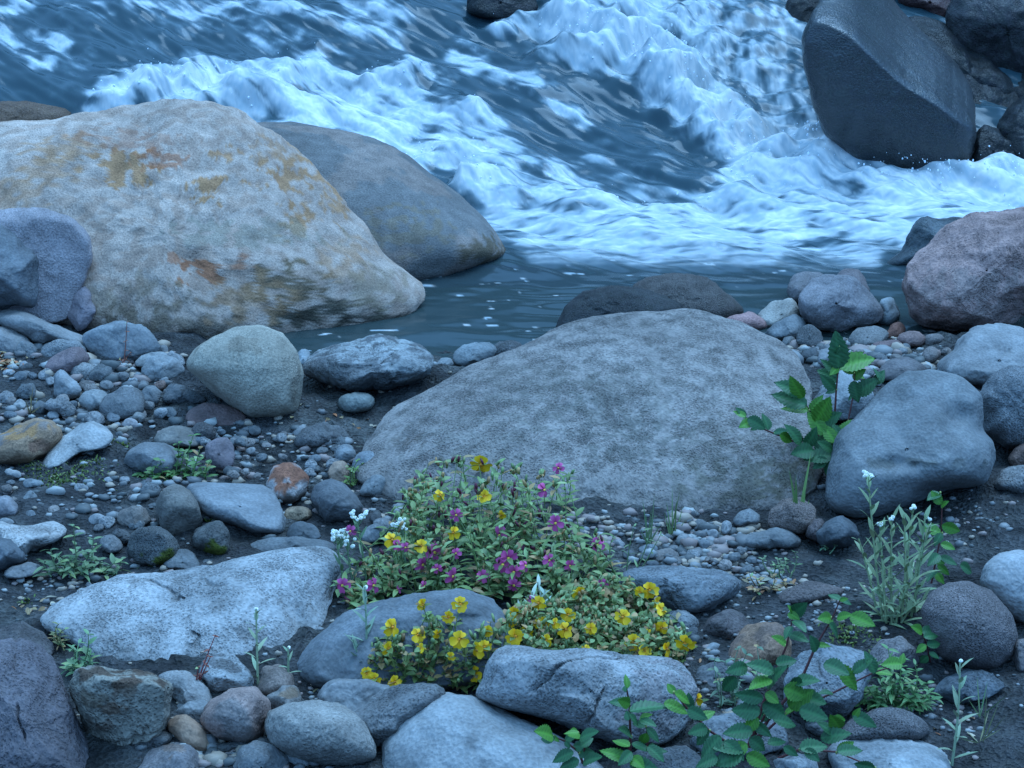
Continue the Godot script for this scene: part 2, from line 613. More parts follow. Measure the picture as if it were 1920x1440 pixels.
const CALM := [     # dark tongues between the white water
	[930, 110, 1180, 185, 14, 0.85], [1180, 200, 1340, 310, 13, 0.9], [850, 168, 1010, 208, 12, 0.85], [1010, 262, 1290, 330, 24, 0.35], [1130, 240, 1320, 320, 16, 0.6],
	[1000, 70, 1030, 110, 12, 0.6], [560, 165, 650, 175, 10, 0.4], [640, 110, 740, 128, 14, 0.7], [780, 160, 860, 190, 10, 0.7], [900, 20, 1000, 25, 14, 0.9], [1290, 330, 1340, 350, 14, 0.6], [930, 380, 1100, 400, 5, 0.3],
	 [1500, 60, 1540, 140, 12, 0.4],
]
const CW := 121
const CH := 37
var control := PackedFloat32Array()       # foam, rise

func read_water() -> void:
	control.resize(CW * CH * 2)
	for j in CH:
		for i in CW:
			var p := Vector2(i * 16.0, -40.0 + j * 16.0)
			var f := 0.06
			var h := 0.0
			for s in FOAM:
				var a := Vector2(s[0], s[1])
				var q := Geometry2D.get_closest_point_to_segment(p, a, Vector2(s[2], s[3]))
				var e := (p - q)
				var g := exp(-e.length_squared() / (2.0 * maxf(s[4], 9.0) * maxf(s[4], 9.0)) * 0.9)
				f = maxf(f, s[5] * g)
				h = maxf(h, s[6] * g)
			for s in CALM:
				var q := Geometry2D.get_closest_point_to_segment(p, Vector2(s[0], s[1]), Vector2(s[2], s[3]))
				var g := exp(-(p - q).length_squared() / (2.0 * maxf(s[4], 9.0) * maxf(s[4], 9.0)))
				f *= 1.0 - s[5] * g
				h *= 1.0 - 0.7 * s[5] * g
			control[(j * CW + i) * 2] = f
			control[(j * CW + i) * 2 + 1] = h

func water_at(p: Vector2) -> Vector2:
	var x := clampf(p.x / 16.0, 0.0, CW - 1.001)
	var y := clampf((p.y + 40.0) / 16.0, 0.0, CH - 1.001)
	var i := int(x)
	var j := int(y)
	var fx := x - i
	var fy := y - j
	var a := (j * CW + i) * 2
	var b := a + CW * 2
	var f := lerpf(lerpf(control[a], control[a + 2], fx), lerpf(control[b], control[b + 2], fx), fy)
	var h := lerpf(lerpf(control[a + 1], control[a + 3], fx), lerpf(control[b + 1], control[b + 3], fx), fy)
	return Vector2(f, h)

var spray := PackedVector3Array()

func build_water() -> void:
	read_water()
	var xs := spread(-2.35, 2.35, 0.0065, 60.0)
	var ds := spread(4.9, 8.9, 0.0105, 11.6)
	while ds[0] < 4.75: ds.remove_at(0)
	var w := xs.size()
	var h := ds.size()
	var hs := PackedFloat32Array(); hs.resize(w * h)
	var c := PackedColorArray(); c.resize(w * h)
	var foam := PackedFloat32Array(); foam.resize(w * h)
	var ca := cos(deg_to_rad(-44.0))
	var sa := sin(deg_to_rad(-44.0))
	for j in h:
		var d := ds[j]
		for i in w:
			var x := xs[i]
			var y := water_base(x, d)
			var px := to_px(Vector3(x, y, -d))
			var fh := water_at(px)
			var fr := fh.x
			var rise := fh.y
			if px.y > 500.0:
				var fade := smoothstep(560.0, 500.0, px.y)
				fr *= fade
				rise *= fade
			var wild := smoothstep(5.55, 6.4, d)
			# the current runs across and toward the viewer; the chute on the right falls straight down
			var along := x * ca + d * sa
			var across := -x * sa + d * ca
			var chute := smoothstep(1180.0, 1360.0, px.x) * smoothstep(330.0, 250.0, px.y)
			var front := smoothstep(370.0, 410.0, px.y)
			var s1 := nf.get_noise_2d(along * 2.2, across * 13.0)
			var s2 := nf.get_noise_2d(x * 14.0, d * 5.0 + 40.0)
			var s3 := nf.get_noise_2d(x * 4.0 + 70.0, d * 16.0)
			var st := lerpf(lerpf(s1, s2, chute), s3, front)
			var fine := nf.get_noise_3d(along * 5.0, across * 22.0, 3.0)
			if front > 0.5: fine = nf.get_noise_3d(x * 9.0, d * 28.0, 6.0)
			elif chute > 0.5: fine = nf.get_noise_3d(x * 22.0, d * 11.0, 5.0)
			var clot := 0.75 * nz.get_noise_2d(x * 6.0 + 11.0, d * 7.0) + 0.3 * nz.get_noise_2d(x * 17.0, d * 19.0 + 5.0)
			var bub := nf.get_noise_3d(x * 38.0, d * 46.0, 9.0)
			var f := fr + ((0.55 - 0.28 * chute) * st + 0.35 * fine + 0.30 * clot) * lerpf(0.45, 1.0, smoothstep(0.0, 0.5, fr)) * wild
			var m := smoothstep(0.32, 1.15, f)
			y += rise * (0.8 + 0.9 * nz.get_noise_2d(x * 4.5 + 11.0, d * 5.0) + 0.16 * nz.get_noise_2d(x * 13.0, d * 14.0))
			y += wild * (0.040 * nz.get_noise_2d(along * 0.9, across * 2.4) + 0.013 * nz.get_noise_2d(along * 2.4, across * 8.0) + 0.005 * nz.get_noise_2d(along * 6.0 + 9.0, across * 19.0))
			y += m * (0.011 * absf(clot) + 0.0016 * bub + 0.003 * fine)
			y += (1.0 - wild) * (0.0050 * nz.get_noise_2d(x * 2.2 + d * 1.3, d * 6.0 - x) + 0.0030 * nz.get_noise_2d(x * 6.0 - d * 2.0, d * 15.0 + x * 2.0) * (0.5 + nz.get_noise_2d(x * 1.7, d * 2.3)) + 0.0006 * nf.get_noise_2d(x * 14.0, d * 30.0))
			if wild < 0.9: m = maxf(m, (1.0 - wild) * 0.8 * smoothstep(0.50, 0.60, nf.get_noise_2d(x * 7.0 + 50.0, d * 20.0)))
			foam[j * w + i] = m
			hs[j * w + i] = y
			var deep := Color(0.035, 0.048, 0.050).lerp(Color(0.030, 0.058, 0.070), wild)
			var air := Color(0.23, 0.30, 0.335)
			var white := Color(0.80, 0.73, 0.68)
			var col := deep.lerp(air, smoothstep(0.12, 0.72, f) * wild)
			col = col.lerp(white, m * (0.88 + 0.3 * bub))
			var streak := nf.get_noise_2d(lerpf(lerpf(along * 4.0, x * 26.0, chute), x * 6.0, front), lerpf(lerpf(across * 30.0, d * 9.0, chute), d * 40.0, front))
			c[j * w + i] = col.lerp(air, clampf(-streak * 1.1, 0.0, 0.5) * m).lerp(white, clampf(streak * 0.8, 0.0, 0.4) * wild * smoothstep(0.2, 0.6, f))
			var lace := clampf(absf(nf.get_noise_2d(x * lerpf(16.0, 10.0, front) + 3.0, d * lerpf(26.0, 34.0, front))) * 3.2 - 0.25, 0.0, 1.0)
			c[j * w + i] = c[j * w + i].lerp(air * 1.25, lace * 0.62 * smoothstep(0.15, 0.5, m) * smoothstep(1.0, 0.55, m * 0.8))
			if rise > 0.02 and m > 0.5 and rng.randf() < 0.02 + rise * 0.5 and absf(x) < 2.3:
				spray.append(Vector3(x, y + absf(rng.randfn(0.0, 0.012 + rise * 0.25)), -d))
	var vn := sheet(xs, ds, hs)
	var iw := PackedInt32Array()
	var fo := PackedInt32Array()
	for j in h - 1:
		for i in w - 1:
			var a := j * w + i
			var q := [a, a + w, a + 1, a + 1, a + w, a + w + 1]
			if foam[a] + foam[a + w + 1] > 0.6: fo.append_array(q)
			else: iw.append_array(q)
	var m := ArrayMesh.new()
	for s in [iw, fo]:
		var arr := []
		arr.resize(Mesh.ARRAY_MAX)
		arr[Mesh.ARRAY_VERTEX] = vn[0]
		arr[Mesh.ARRAY_NORMAL] = vn[1]
		arr[Mesh.ARRAY_COLOR] = c
		arr[Mesh.ARRAY_INDEX] = s
		m.add_surface_from_arrays(Mesh.PRIMITIVE_TRIANGLES, arr)
	var o := top("water", m, null)
	o.set_surface_override_material(0, M.water)
	o.set_surface_override_material(1, M.foam)
	o.set_meta("kind", "structure")
	o.set_meta("label", "rushing mountain stream with white rapids and a dark quiet pool")

func build_spray() -> void:
	for p in [[1520, 240, 12], [1570, 238, 10], [1590, 250, 10], [1672, 268, 5], [1668, 285, 6], [1700, 292, 8], [1695, 238, 5], [1765, 242, 5], [1660, 222, 4], [1580, 195, 4], [1780, 312, 14], [1850, 305, 10], [1880, 302, 8], [1735, 308, 16]]:
		var q := land(p[0], p[1] + 20)
		var dd := depth_of(q) - 0.12
		for i in int(p[2]):
			spray.append(at(p[0] + rng.randfn(0, p[2] * 0.8), p[1] + rng.randfn(0, p[2] * 0.55), dd + rng.randf_range(-0.08, 0.02)))
	var ball := SphereMesh.new()
	ball.radius = 1.0; ball.height = 2.0; ball.radial_segments = 7; ball.rings = 4
	ball.material = M.drop
	var mm := MultiMesh.new()
	mm.transform_format = MultiMesh.TRANSFORM_3D
	mm.mesh = ball
	mm.instance_count = spray.size()
	for i in spray.size():
		var r := 0.0010 + 0.0036 * pow(rng.randf(), 3.0)
		var b := Basis.from_euler(Vector3(rng.randf() * TAU, rng.randf() * TAU, 0)).scaled(Vector3(r, r * rng.randf_range(0.8, 1.7), r))
		mm.set_instance_transform(i, Transform3D(b, spray[i]))
	var o := MultiMeshInstance3D.new()
	o.name = "spray"
	o.multimesh = mm
	add_child(o)
	o.set_meta("kind", "stuff")
	o.set_meta("label", "white droplets thrown up along the rapids")
	o.set_meta("category", "spray")

func build_gravel() -> void:      # grit and pebbles nobody could count
	var tints := [Color(0.22, 0.21, 0.20), Color(0.13, 0.125, 0.12), Color(0.33, 0.31, 0.29), Color(0.27, 0.19, 0.165), Color(0.36, 0.27, 0.20), Color(0.09, 0.088, 0.085)]
	var kinds: Array = []
	for k in 6:
		var a := Acc.new()
		a.ball(Vector3.ZERO, Vector3(0, 1, 0), 0.62, 1.0, tints[k], 6, 9)
		for i in a.v.size():
			var q: Vector3 = a.v[i]
			a.v[i] = q * (1.0 + 0.36 * nz.get_noise_3dv(q * 1.3 + Vector3(k * 9.0, 1, 2)))
		kinds.append(a.mesh())
	# px, py, spread x, spread y, count, size in metres
	var beds := [[1330, 1010, 110, 35, 230, 0.010], [1290, 1060, 80, 25, 90, 0.009], [1590, 665, 90, 22, 240, 0.014], [1700, 690, 60, 18, 90, 0.012], [200, 700, 150, 60, 260, 0.012], [120, 800, 140, 60, 150, 0.011],
		[450, 830, 120, 45, 170, 0.009], [260, 930, 180, 50, 160, 0.009], [500, 930, 120, 50, 120, 0.009], [100, 1090, 90, 30, 80, 0.006], [420, 1420, 90, 25, 150, 0.009], [600, 1300, 60, 30, 60, 0.005], [1400, 1080, 110, 40, 120, 0.007],
		[1500, 1150, 150, 50, 110, 0.006], [1750, 1320, 140, 70, 120, 0.005], [1800, 980, 90, 40, 80, 0.006], [1350, 1280, 70, 70, 60, 0.008], [680, 700, 130, 50, 60, 0.009], [620, 860, 40, 40, 50, 0.010], [1420, 640, 60, 15, 40, 0.012],
		[300, 1080, 200, 60, 60, 0.006], [1110, 1005, 90, 25, 130, 0.008], [760, 965, 60, 25, 60, 0.008], [960, 1000, 900, 250, 420, 0.006], [60, 640, 60, 30, 60, 0.012], [960, 1250, 850, 150, 300, 0.005]]
	var put: Array = [[], [], [], [], [], []]
	for b in beds:
		for i in b[4]:
			var px: float = b[0] + rng.randfn(0.0, b[2] * 0.6)
			var py: float = b[1] + rng.randfn(0.0, b[3] * 0.6)
			var q := land(px, py)
			var d := -q.z
			if d > shore(q.x) + 0.05: continue
			var r: float = b[5] * clampf(exp(rng.randfn(-0.15, 0.45)), 0.3, 2.2)
			q.y = ground_height(q.x, d) + r * 0.2
			var t := Basis.from_euler(Vector3(rng.randf_range(-0.4, 0.4), rng.randf() * TAU, rng.randf_range(-0.4, 0.4))).scaled(Vector3(r, r * rng.randf_range(0.6, 1.0), r * rng.randf_range(0.6, 1.0)))
			put[rng.randi() % 6].append(Transform3D(t, q))
	var g := Node3D.new()
	g.name = "gravel"
	add_child(g)
	g.set_meta("kind", "stuff")
	g.set_meta("label", "loose grit and small pebbles scattered over the dark sand")
	g.set_meta("category", "gravel")
	for k in 6:
		var mm := MultiMesh.new()
		mm.transform_format = MultiMesh.TRANSFORM_3D
		mm.mesh = kinds[k]
		mm.instance_count = put[k].size()
		for i in put[k].size():
			mm.set_instance_transform(i, put[k][i])
		var o := MultiMeshInstance3D.new()
		o.name = "pebbles"
		o.multimesh = mm
		o.material_override = M.stem
		o.set_meta("kind", "stuff")
		g.add_child(o, true)

# ---------------------------------------------------------------- boulders and stones
const PALE := Color(0.40, 0.385, 0.36)
const GREY := Color(0.27, 0.26, 0.25)
const SLATE := Color(0.18, 0.178, 0.175)
const DARK := Color(0.10, 0.098, 0.096)
const COAL := Color(0.03, 0.03, 0.031)
const TAN := Color(0.36, 0.31, 0.23)
const CREAM := Color(0.47, 0.44, 0.35)
const MAUVE := Color(0.26, 0.205, 0.20)
const BROWN := Color(0.20, 0.155, 0.13)
const PINK := Color(0.40, 0.29, 0.265)
const RUST := Color(0.45, 0.16, 0.07)
const OCHRE := Color(0.56, 0.28, 0.135)
const MOSS := Color(0.09, 0.10, 0.015)

func build_boulders() -> void:
	# the two great boulders at the pool
	rock("boulder", "smooth dark grey boulder behind the huge rust-stained one, sloping into the rapids", "380,260 480,228 560,230 640,242 700,258 760,290 810,330 860,365 905,410 935,450 958,478 930,492 880,505 800,530 700,560 560,560 420,480 370,350",
		{"base": 500, "basex": 900, "river": true, "b": 0.32, "sv": 0.9, "su": 0.25, "col": Color(0.20, 0.19, 0.175), "col2": Color(0.27, 0.235, 0.20), "cover": 0.35, "cf": 4.0, "m": "granite", "res": 5.0, "rough": 0.006, "lump": 0.02, "facets": 1, "stains": [[910, 470, 45, 30, Color(0.12, 0.08, 0.04), 0.8], [760, 430, 70, 40, Color(0.26, 0.18, 0.10), 0.5]]})
	rock("boulder", "huge pale boulder with rust-orange patches beside the pool", "-120,300 -60,240 0,230 120,222 230,205 330,196 400,197 450,210 520,245 590,300 640,350 690,410 735,470 790,520 835,545 800,585 740,612 660,625 580,635 480,645 330,668 180,640 60,600 -120,560",
		{"base": 650, "basex": 420, "b": 0.26, "back": 0.06, "sv": 0.75, "su": 0.12, "n": 2.2, "col": Color(0.58, 0.495, 0.40), "col2": Color(0.47, 0.385, 0.30), "cover": 0.36, "cf": 16.0, "m": "granite", "res": 4.0, "rough": 0.016, "lump": 0.035, "facets": 2,
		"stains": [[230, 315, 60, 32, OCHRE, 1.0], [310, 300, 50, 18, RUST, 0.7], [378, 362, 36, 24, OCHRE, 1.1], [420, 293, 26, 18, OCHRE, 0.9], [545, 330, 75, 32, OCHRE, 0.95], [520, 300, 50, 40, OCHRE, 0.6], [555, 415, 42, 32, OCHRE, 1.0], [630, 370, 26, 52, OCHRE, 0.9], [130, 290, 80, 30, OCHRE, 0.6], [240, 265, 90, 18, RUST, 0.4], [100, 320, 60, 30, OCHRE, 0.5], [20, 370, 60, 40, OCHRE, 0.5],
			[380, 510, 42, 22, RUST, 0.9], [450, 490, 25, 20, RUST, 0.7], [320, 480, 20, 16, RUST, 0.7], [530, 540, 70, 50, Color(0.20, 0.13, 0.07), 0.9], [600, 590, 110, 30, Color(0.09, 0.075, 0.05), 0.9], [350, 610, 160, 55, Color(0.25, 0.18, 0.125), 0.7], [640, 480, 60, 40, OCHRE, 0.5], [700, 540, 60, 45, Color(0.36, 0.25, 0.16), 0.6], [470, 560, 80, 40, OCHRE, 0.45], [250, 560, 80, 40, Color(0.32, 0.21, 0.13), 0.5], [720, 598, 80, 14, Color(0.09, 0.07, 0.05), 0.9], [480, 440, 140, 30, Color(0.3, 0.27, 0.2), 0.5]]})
	# left bank
	rock("boulder", "pale mauve boulder standing against the huge rust-stained one", "-60,420 0,392 30,388 90,390 140,410 170,445 172,480 155,535 128,600 95,610 60,596 -60,600", {"b": 0.11, "back": -0.03, "sv": 0.1, "col": Color(0.42, 0.37, 0.365), "m": "granite", "lump": 0.03, "facets": 1})
	rock("boulder", "dark blue-grey boulder leaning in front of the pale mauve one", "-80,440 0,412 40,438 70,490 85,550 75,592 40,582 0,578 -80,585", {"b": 0.13, "back": -0.2, "sv": 0.2, "col": Color(0.19, 0.188, 0.195), "m": "smooth", "facets": 3})
	rock("stone", "purplish stone wedged between the mauve boulder and the huge boulder", "126,592 138,548 155,532 172,546 181,590 168,612 145,624", {"col": Color(0.27, 0.23, 0.24), "facets": 4, "m": "smooth"})
	rock("slab", "long tilted slab with a pale flat top below the mauve boulder", "-10,592 15,577 50,585 110,612 176,637 180,657 162,662 100,640 60,645 40,628 0,612", {"b": 0.07, "col": GREY, "col2": PALE, "m": "smooth", "facets": 2, "ridge": "-10,602 20,590 60,604 110,628 180,652", "ridge_k": 3.0, "n": 2.8})
	rock("rock", "rounded blue-grey rock in front of the huge boulder, behind a red seedling", "150,624 180,605 215,599 260,607 290,635 306,660 270,674 230,684 190,677 160,657", {"col": Color(0.26, 0.26, 0.265), "m": "smooth", "facets": 4})
	rock("rock", "blue-grey rock under the left end of the tilted slab", "-40,622 0,610 30,613 55,635 60,657 30,670 0,668 -40,668", {"col": GREY, "m": "smooth"})
	rock("stone", "knobbly dark stone below the tilted slab", "24,662 40,637 60,640 72,655 68,674 40,680", {"col": SLATE})
	rock("rock", "grey rock capped by the tip of the tilted slab", "72,670 80,650 110,635 150,640 166,660 150,672 110,682 75,682", {"col": Color(0.24, 0.235, 0.23)})
	rock("rock", "mauve-brown wedge-shaped rock among the left bank stones", "72,692 90,672 130,652 155,648 172,672 150,692 125,702 90,709", {"col": MAUVE, "m": "granite", "facets": 4})
	rock("stone", "oval pale grey stone right of the mauve wedge", "128,702 135,685 155,677 175,683 180,700 165,714 140,714", {"col": Color(0.30, 0.29, 0.275), "m": "granite"})
	rock("stone", "dark grey round stone touching the oval pale one", "160,712 175,690 190,680 210,690 215,707 190,717", {"col": SLATE, "m": "granite"})
	rock("stone", "upright pale wedge stone standing on the sand", "99,742 103,700 112,690 128,700 150,722 153,742 135,750 110,747", {"col": Color(0.31, 0.305, 0.30), "m": "smooth", "facets": 5})
	rock("stone", "pale egg-shaped stone half behind a dark mottled one", "142,752 155,735 185,728 207,732 202,767 165,772", {"col": Color(0.33, 0.325, 0.31), "m": "smooth"})
	rock("rock", "mottled dark oval rock beside the pale egg-shaped stone", "184,767 195,740 225,725 255,727 272,745 270,772 250,784 215,787 195,782", {"col": Color(0.20, 0.195, 0.19), "m": "granite", "facets": 1})
	rock("stone", "flat-sided blue stone behind the dry grass tuft", "75,762 95,748 120,745 140,760 145,777 120,782 95,772", {"col": GREY, "facets": 5})
	rock("stone", "grey stone just left of the dry grass tuft", "28,737 40,722 60,717 70,730 65,747 40,749", {"col": SLATE, "facets": 4})
	rock("stone", "small pale angular stone left of the dry grass tuft", "22,762 35,745 50,755 46,770 28,770", {"col": PALE, "facets": 5, "m": "smooth"})
	rock("stone", "blue stone at the picture's left edge above the tan rock", "-15,747 10,730 28,740 25,754 0,759", {"col": GREY, "facets": 4})
	rock("rock", "rust-tinged tan rock at the left edge", "-30,825 0,812 30,795 75,780 105,778 122,800 116,826 90,852 60,868 20,870 -30,862", {"b": 0.11, "sv": 0.7, "col": Color(0.36, 0.285, 0.19), "m": "granite", "facets": 3, "cover": 0.35, "col2": Color(0.24, 0.21, 0.18), "stains": [[45, 810, 50, 16, Color(0.5, 0.25, 0.10), 0.9], [70, 835, 30, 12, Color(0.30, 0.15, 0.10), 0.7]]})
	rock("rock", "long pale tongue-shaped rock sloping down into the sand", "70,884 85,850 120,820 150,795 175,787 200,800 217,818 195,842 150,848 125,868 95,888", {"b": 0.05, "sv": 1.3, "col": Color(0.40, 0.39, 0.37), "m": "smooth", "lump": 0.04})
	rock("stone", "round grey stone left of the dark angular one", "261,742 275,722 290,722 303,735 300,757 280,760 268,754", {"col": Color(0.23, 0.225, 0.22)})
	rock("rock", "dark angular rock touching the big cream egg boulder", "303,754 312,715 325,713 360,730 397,750 380,758 340,760", {"col": Color(0.12, 0.118, 0.118), "facets": 5})
	rock("stone", "small brownish stone above the dark angular rock", "285,722 300,712 313,715 308,732 292,734", {"col": BROWN})
	rock("rock", "broken blue-grey rock beside the cream egg boulder", "262,698 275,668 305,662 335,672 352,695 336,713 300,716 275,708", {"col": Color(0.30, 0.295, 0.285), "facets": 6, "m": "smooth"})
	rock("stone", "pale flat stone tucked behind the broken blue-grey rock", "246,688 262,668 300,655 322,662 318,678 280,690", {"col": Color(0.33, 0.325, 0.31), "facets": 4, "m": "smooth"})
	rock("stone", "blue stone squeezed between the huge boulder and the cream egg", "305,670 320,658 345,668 352,690 330,690", {"col": GREY, "facets": 4})
	rock("boulder", "big cream egg-shaped boulder narrowing to its foot", "347,687 365,655 400,630 440,613 490,610 530,625 558,660 569,700 565,740 555,777 520,787 470,786 440,767 400,737 370,707", {"base": 784, "b": 0.17, "sv": 0.05, "n": 2.1, "col": Color(0.45, 0.43, 0.34), "m": "granite", "lump": 0.02, "rough": 0.005, "facets": 0, "res": 4.5, "cover": 0.12, "col2": Color(0.33, 0.31, 0.24)})
	rock("rock", "layered slate rock with a pale top propped beside the cream egg boulder", "568,682 590,660 640,640 690,624 740,631 790,645 811,667 803,700 770,727 730,740 660,737 600,717 573,702", {"base": 752, "b": 0.13, "sv": 0.3, "n": 2.6, "crack": 0.32, "col": Color(0.16, 0.158, 0.156), "m": "mottled", "facets": 4, "res": 4.5, "lump": 0.06, "rough": 0.02, "ridge": "565,695 600,680 650,678 700,690 740,672 815,690", "ridge_k": 1.6, "stains": [[680, 650, 110, 24, Color(0.36, 0.355, 0.34), 1.2], [770, 680, 40, 35, Color(0.30, 0.295, 0.285), 1.0], [700, 668, 90, 14, Color(0.34, 0.33, 0.32), 0.9]]})
	rock("stone", "round greenish-grey stone under the layered slate rock", "631,756 640,742 665,735 695,738 705,752 695,767 665,775 640,770", {"b": 0.045, "col": Color(0.21, 0.22, 0.20), "m": "smooth", "facets": 0})
	rock("slab", "reddish slab lying flush in the mud before the cream egg boulder", "341,788 355,767 385,756 430,760 467,782 452,796 410,802 360,799", {"b": 0.03, "sv": 1.6, "col": Color(0.17, 0.125, 0.115), "m": "smooth", "facets": 0})
	rock("stone", "small pale stone on the mud left of the reddish slab", "224,797 240,782 258,790 261,802 240,806", {"col": Color(0.37, 0.34, 0.33), "facets": 4, "m": "smooth"})
	rock("stone", "small grey stone behind the pale one on the mud", "243,785 255,772 272,775 274,790 262,793", {"col": Color(0.26, 0.25, 0.23), "m": "smooth"})
	rock("stone", "flat blue stone right of the pale tongue-shaped rock", "155,787 165,770 185,772 202,790 190,798 165,796", {"col": GREY, "facets": 4, "b": 0.03})
	rock("rock", "low greenish slab behind the leafy herb on the mud", "284,828 300,805 330,797 365,805 387,827 370,838 320,838", {"b": 0.05, "sv": 1.2, "col": Color(0.22, 0.21, 0.185), "m": "smooth", "facets": 1})
	rock("rock", "dark low rock below the reddish slab", "353,808 370,790 400,797 410,820 395,831 370,820", {"b": 0.04, "col": Color(0.12, 0.112, 0.108), "facets": 3})
	rock("rock", "rounded grey rock left of the leafy herb", "231,872 240,845 265,832 310,830 335,845 352,867 330,888 290,893 245,888", {"b": 0.09, "col": Color(0.22, 0.215, 0.21), "m": "smooth", "sv": 0.8})
	rock("rock", "mauve two-faced rock right of the leafy herb", "379,862 385,835 405,820 425,817 440,840 439,872 425,883 395,878", {"col": Color(0.21, 0.175, 0.18), "facets": 5, "m": "smooth"})
	rock("rock", "dark lumpy rock half sunk in the mud below the cream egg", "548,827 570,800 610,793 640,800 657,822 640,838 590,841 560,838", {"b": 0.06, "col": Color(0.15, 0.145, 0.14), "lump": 0.12, "sv": 0.9})
	rock("stone", "rust and white stone perched above the blue block", "499,907 510,875 535,866 560,870 578,895 573,927 550,947 520,942 505,927", {"b": 0.07, "sv": 0.3, "col": Color(0.45, 0.41, 0.38), "m": "granite", "cover": 0.45, "cf": 12.0, "col2": Color(0.30, 0.17, 0.11), "stains": [[535, 930, 40, 18, Color(0.16, 0.12, 0.10), 0.9]]})
	rock("rock", "egg-shaped grey-green rock leaning on the blue block", "292,947 300,920 325,908 350,915 375,950 381,977 352,1012 320,1017 300,982", {"b": 0.09, "sv": 0.3, "col": Color(0.20, 0.19, 0.165), "m": "granite", "facets": 1})
	rock("block", "flat-topped blue-grey block with a sharp lower edge", "348,907 380,905 440,907 490,908 515,918 526,950 536,975 532,1002 480,1002 440,987 400,972 375,962 355,930", {"b": 0.13, "sv": 1.0, "n": 3.0, "col": Color(0.27, 0.265, 0.265), "m": "smooth", "facets": 1, "lump": 0.03, "ridge": "348,935 400,945 460,950 520,955 540,985", "ridge_k": 1.2})
	rock("rock", "dark slate rock below the tan upright stone", "580,932 590,905 615,895 640,905 665,925 682,952 668,977 640,987 605,982 590,967", {"b": 0.09, "col": Color(0.16, 0.155, 0.155), "m": "smooth", "facets": 3})
	rock("stone", "upright tan stone between dark stones beside the purple flowers", "613,887 625,865 640,862 656,870 653,897 640,910 622,902", {"col": Color(0.33, 0.27, 0.20), "facets": 5, "m": "smooth"})
	rock("stone", "round blue-grey stone against the foot of the sloping grey boulder", "658,887 668,850 695,843 722,855 729,876 716,894 690,898", {"col": Color(0.25, 0.25, 0.255), "m": "granite", "facets": 0})
	rock("stone", "angular grey stone beneath the round blue-grey one", "670,928 685,900 705,890 727,892 726,923 700,933", {"col": Color(0.24, 0.238, 0.235), "facets": 6, "m": "smooth"})
	rock("stone", "small wedge stone behind the upright tan one", "627,862 632,835 645,828 669,845 667,865 645,868", {"col": Color(0.24, 0.24, 0.24), "facets": 5, "m": "smooth"})
	rock("stone", "little flat tan stone under the rust and white one", "529,972 535,955 560,948 584,955 585,972 560,982 537,980", {"col": Color(0.26, 0.22, 0.15), "b": 0.03})
	rock("stone", "dark blue stone right of the flat-topped block's tip", "533,1008 545,985 565,975 590,985 607,1012 570,1018", {"col": Color(0.14, 0.14, 0.142), "m": "smooth"})
	rock("stone", "small dark stone left of the purple flower clump", "690,975 700,958 712,955 716,975 706,985", {"col": DARK, "facets": 4})
	rock("slab", "smooth slate slab behind the large pale flat boulder", "458,1043 468,1018 500,1008 560,1008 620,1015 641,1032 600,1046", {"b": 0.06, "sv": 1.0, "col": SLATE, "m": "smooth", "facets": 1})
	rock("rock", "dark mossy rock below the egg-shaped grey-green rock", "356,1027 365,990 390,975 415,977 429,995 429,1032 415,1046 385,1046", {"b": 0.07, "sv": 0.2, "col": Color(0.11, 0.108, 0.10), "facets": 2, "stains": [[412, 1030, 26, 22, MOSS, 1.1]]})
	rock("rock", "round porous dark rock with moss at its right foot", "238,1032 245,1000 265,988 300,987 325,1005 338,1032 326,1053 290,1063 255,1058", {"b": 0.09, "sv": 0.2, "col": Color(0.15, 0.148, 0.14), "m": "porous", "facets": 1, "stains": [[300, 1050, 44, 18, MOSS, 1.2]]})
	rock("rock", "slate rock peeping over the large pale flat boulder", "298,1068 315,1040 345,1028 365,1035 377,1057 372,1076", {"b": 0.06, "col": SLATE, "facets": 4, "m": "smooth"})
	rock("stone", "slate lump right of the mossy dark rock, over the pale boulder", "372,1064 380,1048 398,1050 408,1064 395,1074", {"col": SLATE, "m": "smooth"})
	rock("stone", "small pale-topped stone left of the round porous rock", "183,1027 190,1005 210,1002 228,1015 232,1030 205,1041", {"col": Color(0.25, 0.24, 0.23), "m": "granite"})
	rock("stone", "tan-grey stone above the round porous rock", "216,982 225,955 250,947 275,952 285,977 260,991 235,991", {"col": Color(0.24, 0.22, 0.195), "m": "granite"})
	rock("stone", "dark stone between the small pale-topped stone and the round porous rock", "205,1005 220,990 240,995 250,1012 232,1022", {"col": DARK})
	rock("block", "cracked whitish block at the left edge above the herb", "-30,1040 -20,985 0,975 20,985 60,985 105,972 129,995 112,1012 65,1030 50,1044 0,1052", {"b": 0.08, "sv": 0.7, "crack": 0.32, "col": Color(0.44, 0.42, 0.39), "m": "mottled", "facets": 5, "ridge": "-30,1005 40,1005 80,1008 130,1000", "ridge_k": 1.5})
	rock("rock", "dark blue rock under the cracked whitish block", "-40,1052 -10,1010 20,1005 45,1025 48,1057 10,1068 -20,1070", {"b": 0.07, "col": Color(0.17, 0.17, 0.18), "facets": 3, "m": "smooth"})
	rock("slab", "flat grey slab left of the herb's foot", "2,1080 20,1062 55,1054 86,1064 70,1078 30,1086", {"b": 0.03, "sv": 1.2, "col": Color(0.25, 0.24, 0.23), "m": "smooth"})
	rock("stone", "small wet stone left of the blue block", "256,927 275,905 295,905 304,922 285,938", {"col": SLATE, "facets": 3})
	rock("stone", "small grey stone alone on the mud at left", "38,937 55,918 70,925 72,942 50,948", {"col": Color(0.2, 0.198, 0.195), "facets": 4})
	rock("stone", "pale mauve stone at the left edge above the whitish block", "-15,962 0,930 20,928 36,945 31,967 0,973", {"col": Color(0.27, 0.25, 0.25), "facets": 3, "m": "smooth"})
